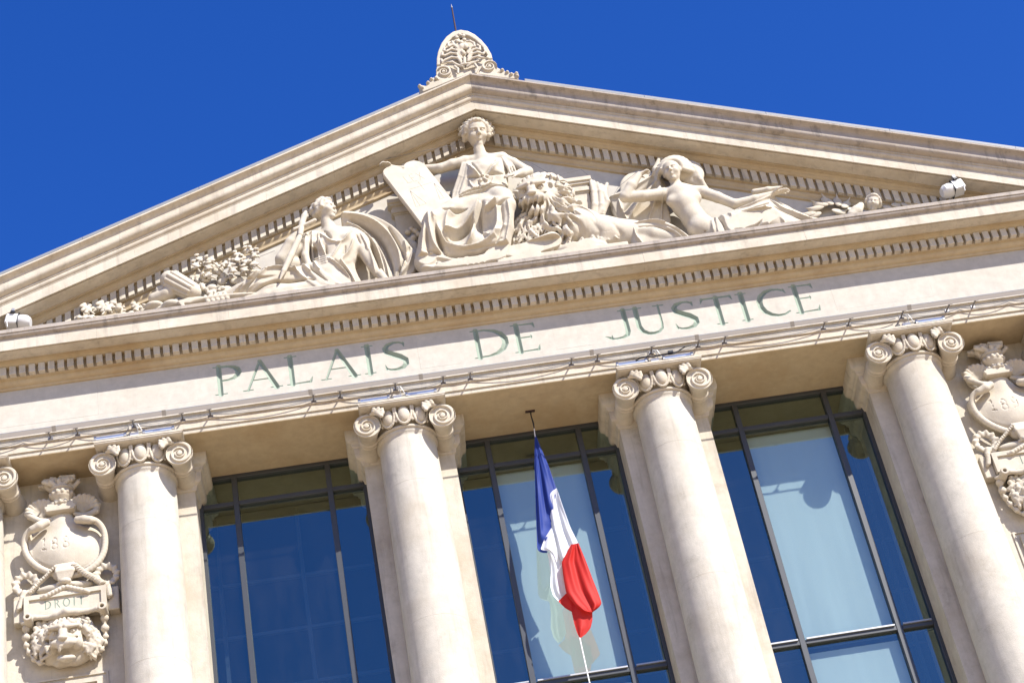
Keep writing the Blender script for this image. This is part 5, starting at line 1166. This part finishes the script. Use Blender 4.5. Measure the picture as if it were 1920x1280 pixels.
for (x, y), (dx, dz), L_ in (((1545, 388), (-1, .15), .34), ((1540, 398), (-1, -.25), .30), ((1552, 386), (-.7, .7), .34), ((1560, 386), (-.25, 1), .36), ((1572, 388), (.1, 1), .34), ((1580, 392), (.5, .9), .34), ((1560, 398), (1, .1), .34), ((1530, 400), (-1, .3), .30), ((1590, 396), (.9, .5), .28), ((1655, 392), (1, .30), .30), ((1672, 388), (1, .45), .30), ((1690, 386), (1, .15), .28), ((1668, 396), (1, -.05), .25)):
    lf.append(((x, y+3, -.06), (dx, -.10, dz*.7), (.1+.3*dx, -1, .35), L_*.92, .13, 0))
sprig('carved_laurel', 'carved laurel leaves in the narrow right corner of the pediment', 'stone foliage', lf)
t = thing('carved_mask', 'carved theatre mask lying among the laurel leaves on the right', 'stone mask', at(1635, 385, -.3)*np.array([1, 1, 0])+np.array([0, 0, 2.36]))
s = sd(1590, 1670, 355, 410, -.62, .02, .0105)
face(s, P(1637, 381, -.26), (-.25, -1, -.42), (.35, -.3, 1), .31, True, 12)
tb(s, [(1614, 386, -.24, .06), (1606, 396, -.30, .09), (1598, 404, -.30, .09)], .03); ledge(s)
s.build('carving', m_carve, t)
# shadow wires strung over the carvings against birds
for pts, lab in (([(715, 300), (780, 286), (850, 272), (925, 225)], 'thin bird wire strung over the stone tablets towards the head of the enthroned woman'), ([(985, 300), (1040, 330), (1090, 318), (1130, 352), (1142, 380), (1160, 350), (1200, 318)], 'thin bird wire looping behind the lion towards the veiled woman'), ([(325, 514), (400, 502), (485, 482), (515, 470)], 'thin bird wire strung over the flowers at the feet of the woman on the left')):
    tag(MB().tube([P(x, y, -.28) for x, y in pts], .004, 5).build('bird_wire', m_steel), lab, 'wire', 'bird wires on the pediment')

# ============================================================ trophies between the coupled columns
def q_(x, y, Y): return at(x/3.046, 860+y/3.046, Y)
def sdz(x0, x1, y0, y1, Ya, Yb, h=.010):
    c = [q_(x, y, Y) for x in (x0, x1) for y in (y0, y1) for Y in (Ya, Yb)]; lo = np.min(c, 0); hi = np.max(c, 0); lo[1] = Ya; hi[1] = Yb
    return SDF(lo, hi, h)
def tz(s, pts, k=.015, cut=False): s.tube([(q_(x, y, Y), r) for x, y, Y, r in pts], k, cut); return s
DX = 14.6
tro = [thing('carved_trophy', lab, 'stone trophy', (sx*7.3, .74, -2.6)) for sx, lab in ((-1, 'carved trophy with flaming urn, shield, DROIT tablet and lion mask, left of the windows'), (1, 'carved trophy with flaming urn, shield and L tablet, cut by the right edge'))]
def both(s, name):
    o = s.build(name, m_carve, None); me = o.data; bpy.data.objects.remove(o)
    for i, t in enumerate(tro):
        n_ = bpy.data.objects.new(name, me); n_.location = Vector((DX*i, 0, 0))-wloc(t); link(n_, t)
def bothm(b, name, mat=None):
    for i, t in enumerate(tro): fixn(obj(name, np.array(b.v)+np.array([DX*i, 0, 0]), b.f, mat or m_carve, t, auto=35))
g_ = np.random.default_rng(5)
# flaming urn
s = sdz(235, 455, 45, 345, .22, .76, .0095)
u0 = q_(355, 235, .55); ux, uy = u0[0], u0[1]
def rev(prof, cx, cy):
    zz = np.array([p[1] for p in prof][::-1]); rr = np.array([p[0] for p in prof][::-1])
    def fn(X, Y, Z): return (np.sqrt((X-cx)**2+(Y-cy)**2)-np.interp(Z, zz, rr))*.8
    return fn, zz[0], zz[-1]
zc = u0[2]; pr = [(.0, .20), (.185, .17), (.19, .14), (.165, .125), (.155, .10), (.18, .08), (.185, .04), (.17, .0), (.12, -.06), (.11, -.085), (.15, -.10), (.16, -.13), (.11, -.16), (.10, -.19), (.0, -.20)]
pr = [(r_, zc+z_) for r_, z_ in pr]; fn, z0_, z1_ = rev(pr, ux, uy); s.op(lambda X, Y, Z: np.maximum(fn(X, Y, Z), np.maximum(Z-z1_, z0_-Z)), (ux-.2, uy-.2, z0_), (ux+.2, uy+.2, z1_), .008)
for i in range(14): a = 2*math.pi*i/14; s.ell((ux+.175*math.cos(a), uy+.175*math.sin(a), zc+.06), (.03, .03, .04), None, .006)
for i in range(12): a = 2*math.pi*i/12; s.ell((ux+.145*math.cos(a), uy+.145*math.sin(a), zc-.11), (.03, .03, .045), None, .006)
s.ell((ux, uy, zc+.22), (.19, .15, .10), None, .02)
for i in range(40):
    a = 2*math.pi*g_.random(); r_ = .16*math.sqrt(g_.random()); b_ = np.array([ux+r_*math.cos(a), uy+r_*math.sin(a)*.8-.02, zc+.17+.05*g_.random()]); h_ = .10+.13*g_.random()*(1-r_*2.5); w_ = g_.normal(size=2)*.05
    s.tube([(b_, .040), (b_+np.array([w_[0]+r_*.45*math.cos(a), w_[1]*.5-.02, h_*.45]), .036), (b_+np.array([r_*.9*math.cos(a)-w_[0], -w_[1]*.5, h_*.8]), .026), (b_+np.array([r_*.6*math.cos(a)+w_[0]*.8, 0, h_*.95]), .017)], .008)
both(s, 'flaming_urn')
# shield with rolled rim
s = sdz(95, 640, 250, 705, .28, .76, .0105)
cen = q_(365, 500, .62)
def chk(L_, n=2):
    for _ in range(n):
        o2 = [L_[0]]
        for a_, b_ in zip(L_[:-1], L_[1:]): o2 += [tuple(.75*u+.25*v for u, v in zip(a_, b_)), tuple(.25*u+.75*v for u, v in zip(a_, b_))]
        L_ = o2+[L_[-1]]
    return L_
def outl(L_, Y): return [(x/3.046, 860+y/3.046, Y) for x, y in L_]
def zp(L_): return [(x/3.046, 860+y/3.046, Y) for x, y, Y in L_]
sheet(s, outl([(285, 322), (418, 305), (428, 350), (470, 385), (560, 400), (600, 470), (590, 550), (540, 615), (470, 655), (380, 668), (290, 652), (210, 612), (155, 550), (132, 480), (165, 430), (250, 400), (285, 365)], .66), zp([(285, 330, .56), (352, 318, .50), (415, 312, .56), (352, 360, .49), (440, 400, .54), (280, 410, .53), (365, 440, .46), (365, 500, .44), (250, 500, .50), (480, 480, .48), (180, 500, .60), (570, 480, .58), (365, 580, .47), (240, 590, .56), (490, 580, .54), (370, 650, .56)]), [], .6, .76, .02, .06)
for L_ in ([(182, 402, .46, .050), (150, 430, .50, .046), (134, 480, .54, .044), (148, 550, .55, .046), (205, 614, .54, .048), (290, 654, .54, .048), (380, 668, .54, .048), (470, 656, .54, .048), (545, 612, .54, .048), (592, 545, .54, .046), (604, 470, .53, .044), (592, 400, .50, .044), (555, 356, .46, .046), (515, 344, .42, .05)],
           [(170, 440, .60, .03), (160, 500, .62, .03), (200, 585, .62, .03), (290, 632, .60, .03), (380, 645, .60, .03), (470, 632, .60, .03), (540, 588, .60, .03), (575, 520, .60, .03), (582, 450, .58, .03)]): tz(s, chk(L_), .012)
for pts in ([(186, 404, .44, .062), (225, 384, .42, .070), (264, 364, .44, .062)], [(445, 345, .44, .062), (480, 345, .42, .068), (518, 350, .40, .058)]): tz(s, pts, .015)
for x, y, Y in ((183, 410, .36), (516, 354, .33)): s.ell(q_(x, y, Y), (.020, .05, .020), None, .008, True)
fld = s.f.copy()
for i, t in enumerate(tro):
    s.f = fld.copy()
    for j, (ch, x0_, y0_) in enumerate(zip('188' if i == 0 else '189', (238, 288, 352), (520, 516, 506))):
        for st in GL[ch][1]: s.tube([(q_(x0_+gx*72, y0_-gy*64-gx*6, front(s, (x0_+gx*72)/3.046, 860+(y0_-gy*64-gx*6)/3.046, .5)-.001), .009) for gx, gy, gw in st], .004, True)
    o = s.build('shield', m_carve, None); o.parent = t; o.location = Vector((DX*i, 0, 0))-wloc(t)
s = sdz(265, 440, 240, 350, .34, .76, .0095)
for k_, (y0, w_, Y) in enumerate(((282, .20, .52), (296, .235, .50), (308, .215, .51))): c = q_(352, y0, .55); s.box(c+np.array([0, .03, 0]), (w_, .16, .028), None, .01, .006)
s.cap(q_(300, 275, .5), q_(400, 262, .5), .06, None, .03); both(s, 'shoulder_moulding')
# shells each side of the neck
for k_, (cx, cy, sg) in enumerate(((232, 300, -1), (488, 268, 1))):
    s = sdz(cx-95, cx+95, cy-95, cy+90, .42, .76, .010); c = q_(cx-sg*10, cy+30, .62)
    for j in range(9):
        a = math.pi*(.02+.96*j/8)*.9+(.3 if sg < 0 else 0); d = np.array([math.cos(a), 0, math.sin(a)])
        s.tube([(c+d*.04, .03), (c+d*.14+np.array([0, -.06, 0]), .038), (c+d*.215+np.array([0, -.10, 0]), .040)], .010)
    s.ell(c+np.array([0, .05, .04]), (.18, .06, .18), None, .03); tz(s, [(cx-sg*60, cy+45, .55, .03), (cx, cy+58, .50, .045), (cx+sg*60, cy+30, .54, .05), (cx+sg*78, cy-10, .56, .03)], .02); both(s, 'shell')
# clasp, twisted ropes, ruffled ribbons
s = sdz(270, 480, 590, 745, .34, .76, .0095)
for j in range(9):
    x = 322+12*j; tz(s, [(x, 612-2*j, .50, .028), (x+(x-370)*-.08, 650-2*j, .44, .034), (x+(x-370)*-.35, 690-2*j, .46, .026)], .008)
s.ell(q_(370, 650, .55), (.19, .10, .15), None, .02); s.ell(q_(375, 698, .47), (.085, .06, .045), None, .01)
for x in (335, 360, 392, 415): s.ell(q_(x, 712, .50), (.035, .03, .03), None, .01)
both(s, 'clasp')
def rope(pts, name):
    b = MB(); P_ = [q_(*p) for p in pts]; n = 60; L_ = np.linspace(0, len(P_)-1, n); C_ = [P_[min(int(l), len(P_)-2)]*(1-(l-min(int(l), len(P_)-2)))+P_[min(int(l), len(P_)-2)+1]*(l-min(int(l), len(P_)-2)) for l in L_]
    for ph in (0, math.pi):
        T_ = []
        for i, c in enumerate(C_): a = i*.75+ph; T_.append(c+np.array([.022*math.cos(a), .022*math.sin(a), .018*math.cos(a)]))
        b.tube(T_, .026, 7)
    bothm(b, name)
rope([(318, 615, .46), (270, 665, .50), (215, 715, .52), (165, 770, .50)], 'twisted_rope'); rope([(420, 602, .46), (480, 650, .48), (540, 680, .50), (590, 712, .52)], 'twisted_rope')
rope([(128, 795, .54), (118, 830, .54), (108, 858, .54)], 'rope_end'); rope([(612, 722, .54), (622, 752, .54), (630, 782, .54)], 'rope_end')
for k_, (cx, cy) in enumerate(((148, 716), (608, 662))):
    s = sdz(cx-90, cx+95, cy-90, cy+110, .40, .76, .0095)
    c_ = q_(cx, cy, .58)
    def ruf(X, Y, Z, c_=c_):
        dx, dz = X-c_[0], Z-c_[2]; th = np.arctan2(dz, dx); r_ = np.sqrt(dx*dx+dz*dz); q1 = r_-.150-.010*np.sin(11*th); q2 = Y-(c_[1]+.02-.45*np.clip(r_-.10, 0, .12)*(.6+.3*np.sin(11*th+.8)))
        return (np.sqrt((q1/1.35)**2+(q2)**2)-.040)*.8
    s.op(ruf, c_-.26, c_+np.array([.26, .18, .26]), .012)
    s.cap(q_(cx, cy, .3), q_(cx, cy, .66), .075, None, .02, True); tz(s, [(cx-10, cy+50, .56, .05), (cx-20, cy+80, .56, .04), (cx-5, cy+100, .56, .03)], .02); both(s, 'ruffled_ribbon')
# the tablet with its word
TL, BR = q_(137, 795, .52), q_(606, 848, .52)
TL = q_(137, 795, .52); TR = q_(606, 722, .52); BL = q_(142, 912, .52)
x0_, x1_ = TL[0], TR[0]; z1_ = (TL[2]+TR[2])/2; z0_ = BL[2]+.0
Yt = .52
for i, t in enumerate(tro):
    d = DX*i; bw = .075
    f_ = MB()
    for a, b_, c, e in ((x0_, x1_, z1_-bw, z1_), (x0_, x1_, z0_, z0_+bw), (x0_, x0_+bw, z0_+bw, z1_-bw), (x1_-bw, x1_, z0_+bw, z1_-bw)): f_.box(a+d, b_+d, Yt-.035, .72, c, e)
    fixn(f_.build('tablet_frame', m_carve, t))
    word = 'DROIT' if i == 0 else 'LOI'; hz = (z1_-z0_-2*bw)*.66; sx_ = .92
    ws = [GL[c][0]*hz*sx_ for c in word]; gap = hz*.30 if i == 0 else hz*.45; tot = sum(ws)+gap*(len(word)-1); x = (x0_+x1_)/2+d-tot/2-.02; xs = []
    for w_ in ws: xs.append(x); x += w_+gap
    WK = 1.0
    relief('tablet_face', 'letter', word, xs, z0_+bw+hz*.24, hz, x0_+bw+d, x1_-bw+d, z0_+bw, z1_-bw, Yt, .0045, m_carve, m_letter, t, None, 1.0, sx_)
    fixn(MB().box(x0_+d+.01, x1_+d-.01, .60, .739, z0_+.01, z1_-.01).build('tablet_back', m_carve, t))
    for xa, xb in ((x0_-.17, x0_-.004), (x1_+.004, x1_+.17)): fixn(MB().bevbox(xa+d, xb+d, .58, .739, z0_-.02, z1_+.02, .012).build('side_tab', m_carve, t))
WK = 1.4
s = sdz(200, 560, 690, 800, .42, .76, .0095)
for sg in (-1, 1):
    for j in range(6): x = 372+sg*(12+20*j); y = 742+abs(j)*4-.15*(x-372); tz(s, [(x-sg*14, y+14, .54, .025), (x, y-10+3*j, .48, .036), (x+sg*22, y-2+3*j, .50, .028), (x+sg*30, y+12+2*j, .54, .014)], .010)
s.ell(q_(370, 735, .60), (.42, .10, .08), None, .03); both(s, 'leafy_crest')
# scroll strip below the tablet
s = sdz(120, 640, 835, 970, .36, .76, .0095)
tz(s, [(165, 922, .50, .05), (200, 905, .48, .035), (270, 905, .52, .04), (320, 895, .50, .05), (380, 872, .46, .06), (440, 872, .50, .05), (500, 868, .52, .04), (555, 855, .48, .035), (588, 862, .48, .05)], .03)
for x, y in ((165, 925), (590, 862)): c = q_(x, y, .5); s.cap(c+np.array([0, -.10, 0]), c+np.array([0, .16, 0]), .065, None, .012); s.cap(c+np.array([0, -.13, 0]), c+np.array([0, -.06, 0]), .03, None, .008, True)
tz(s, [(130, 940, .56, .03), (155, 935, .54, .035)], .02); both(s, 'scroll_strip')
# lion mask
s = sdz(170, 610, 855, 1225, -.10, .76, .0105)
hc = q_(378, 1030, .50)
s.ell(hc+np.array([0, .15, .02]), (.48, .18, .38), None, .05)
lionhead(s, hc, (0, -1, -.42), (0, -.4, 1), .62, True)
def lockq(x, y, Y, dx, dy, r, bend):
    tz(s, [(x, y, Y, r*.7), (x+dx*.4-dy*bend, y+dy*.4+dx*bend, Y-r*1.1, r*1.15), (x+dx*.8, y+dy*.8, Y-r*.7, r*.9), (x+dx*1.1+dy*bend, y+dy*1.1, Y+r*.2, r*.35)], .007)
fx2 = q_(380, 985, .4)
s.disp(lambda X, Y, Z: np.clip((np.sqrt((X-fx2[0])**2+(Z-fx2[2])**2)-.25)/.08, 0, 1)*(-.018*np.sin(np.arctan2(Z-fx2[2]-.2, X-fx2[0])*13+4*np.sin(8*(Z-fx2[2]))+30*(X-fx2[0])*0))+0*Y, fx2+np.array([0, 0, -.1]), (.8, .7, .7))
mf = s.f.copy()
def sq(x, y, dx, dy, r, bend): Yf = max(front(s, (x+dx*.3)/3.046, 860+(y+dy*.3)/3.046, .6, mf), .36); lockq(x, y, Yf+r*.2, dx, dy, r, bend)
for ring, (rr, n_) in enumerate(((178, 28), (150, 28), (126, 24))):
    for i in range(n_):
        aa = -math.pi*.2+math.pi*1.4*(i+.5*g_.random())/(n_-1); x = 380+rr*1.02*math.cos(aa); y = 1020-rr*.78*math.sin(aa)
        sq(x-14*math.cos(aa), y-12, 26*math.cos(aa)+g_.normal()*6, 52+g_.normal()*8, .026+.012*g_.random(), g_.normal()*.22)
for sg in (-1, 1):
    for i in range(20): x = 380+sg*(125+60*g_.random()); sq(x, 1000+80*g_.random(), sg*4+g_.normal()*6, 58+10*g_.random(), .026+.012*g_.random(), g_.normal()*.22)
for i in range(9): sq(340+10*i, 893, (i-4)*7, -26, .024, g_.normal()*.3)
both(s, 'lion_mask')
# garlands of husks hanging at the sides
for side in (0, 1):
    pts = [(150, 950), (150, 1000), (146, 1050), (158, 1090), (182, 1130), (215, 1162), (255, 1165)] if side == 0 else [(598, 885), (598, 945), (604, 1000), (604, 1035), (590, 1075), (560, 1105), (520, 1115)]
    s = sdz(110 if side == 0 else 480, 300 if side == 0 else 650, 860 if side else 920, 1215, .48, .76, .010)
    for j, ((xa, ya), (xb, yb)) in enumerate(zip(pts[:-1], pts[1:])):
        w_ = .062 if j < 2 else .045; s.tube([(q_(xa, ya, .64), w_*.4), (q_(xa*.6+xb*.4, ya*.6+yb*.4, .60), w_), (q_(xb, yb, .64), w_*.4)], .008)
        s.tube([(q_(xa, ya, .58), .018), (q_(xb, yb, .60), .014)], .01)
    both(s, 'garland')
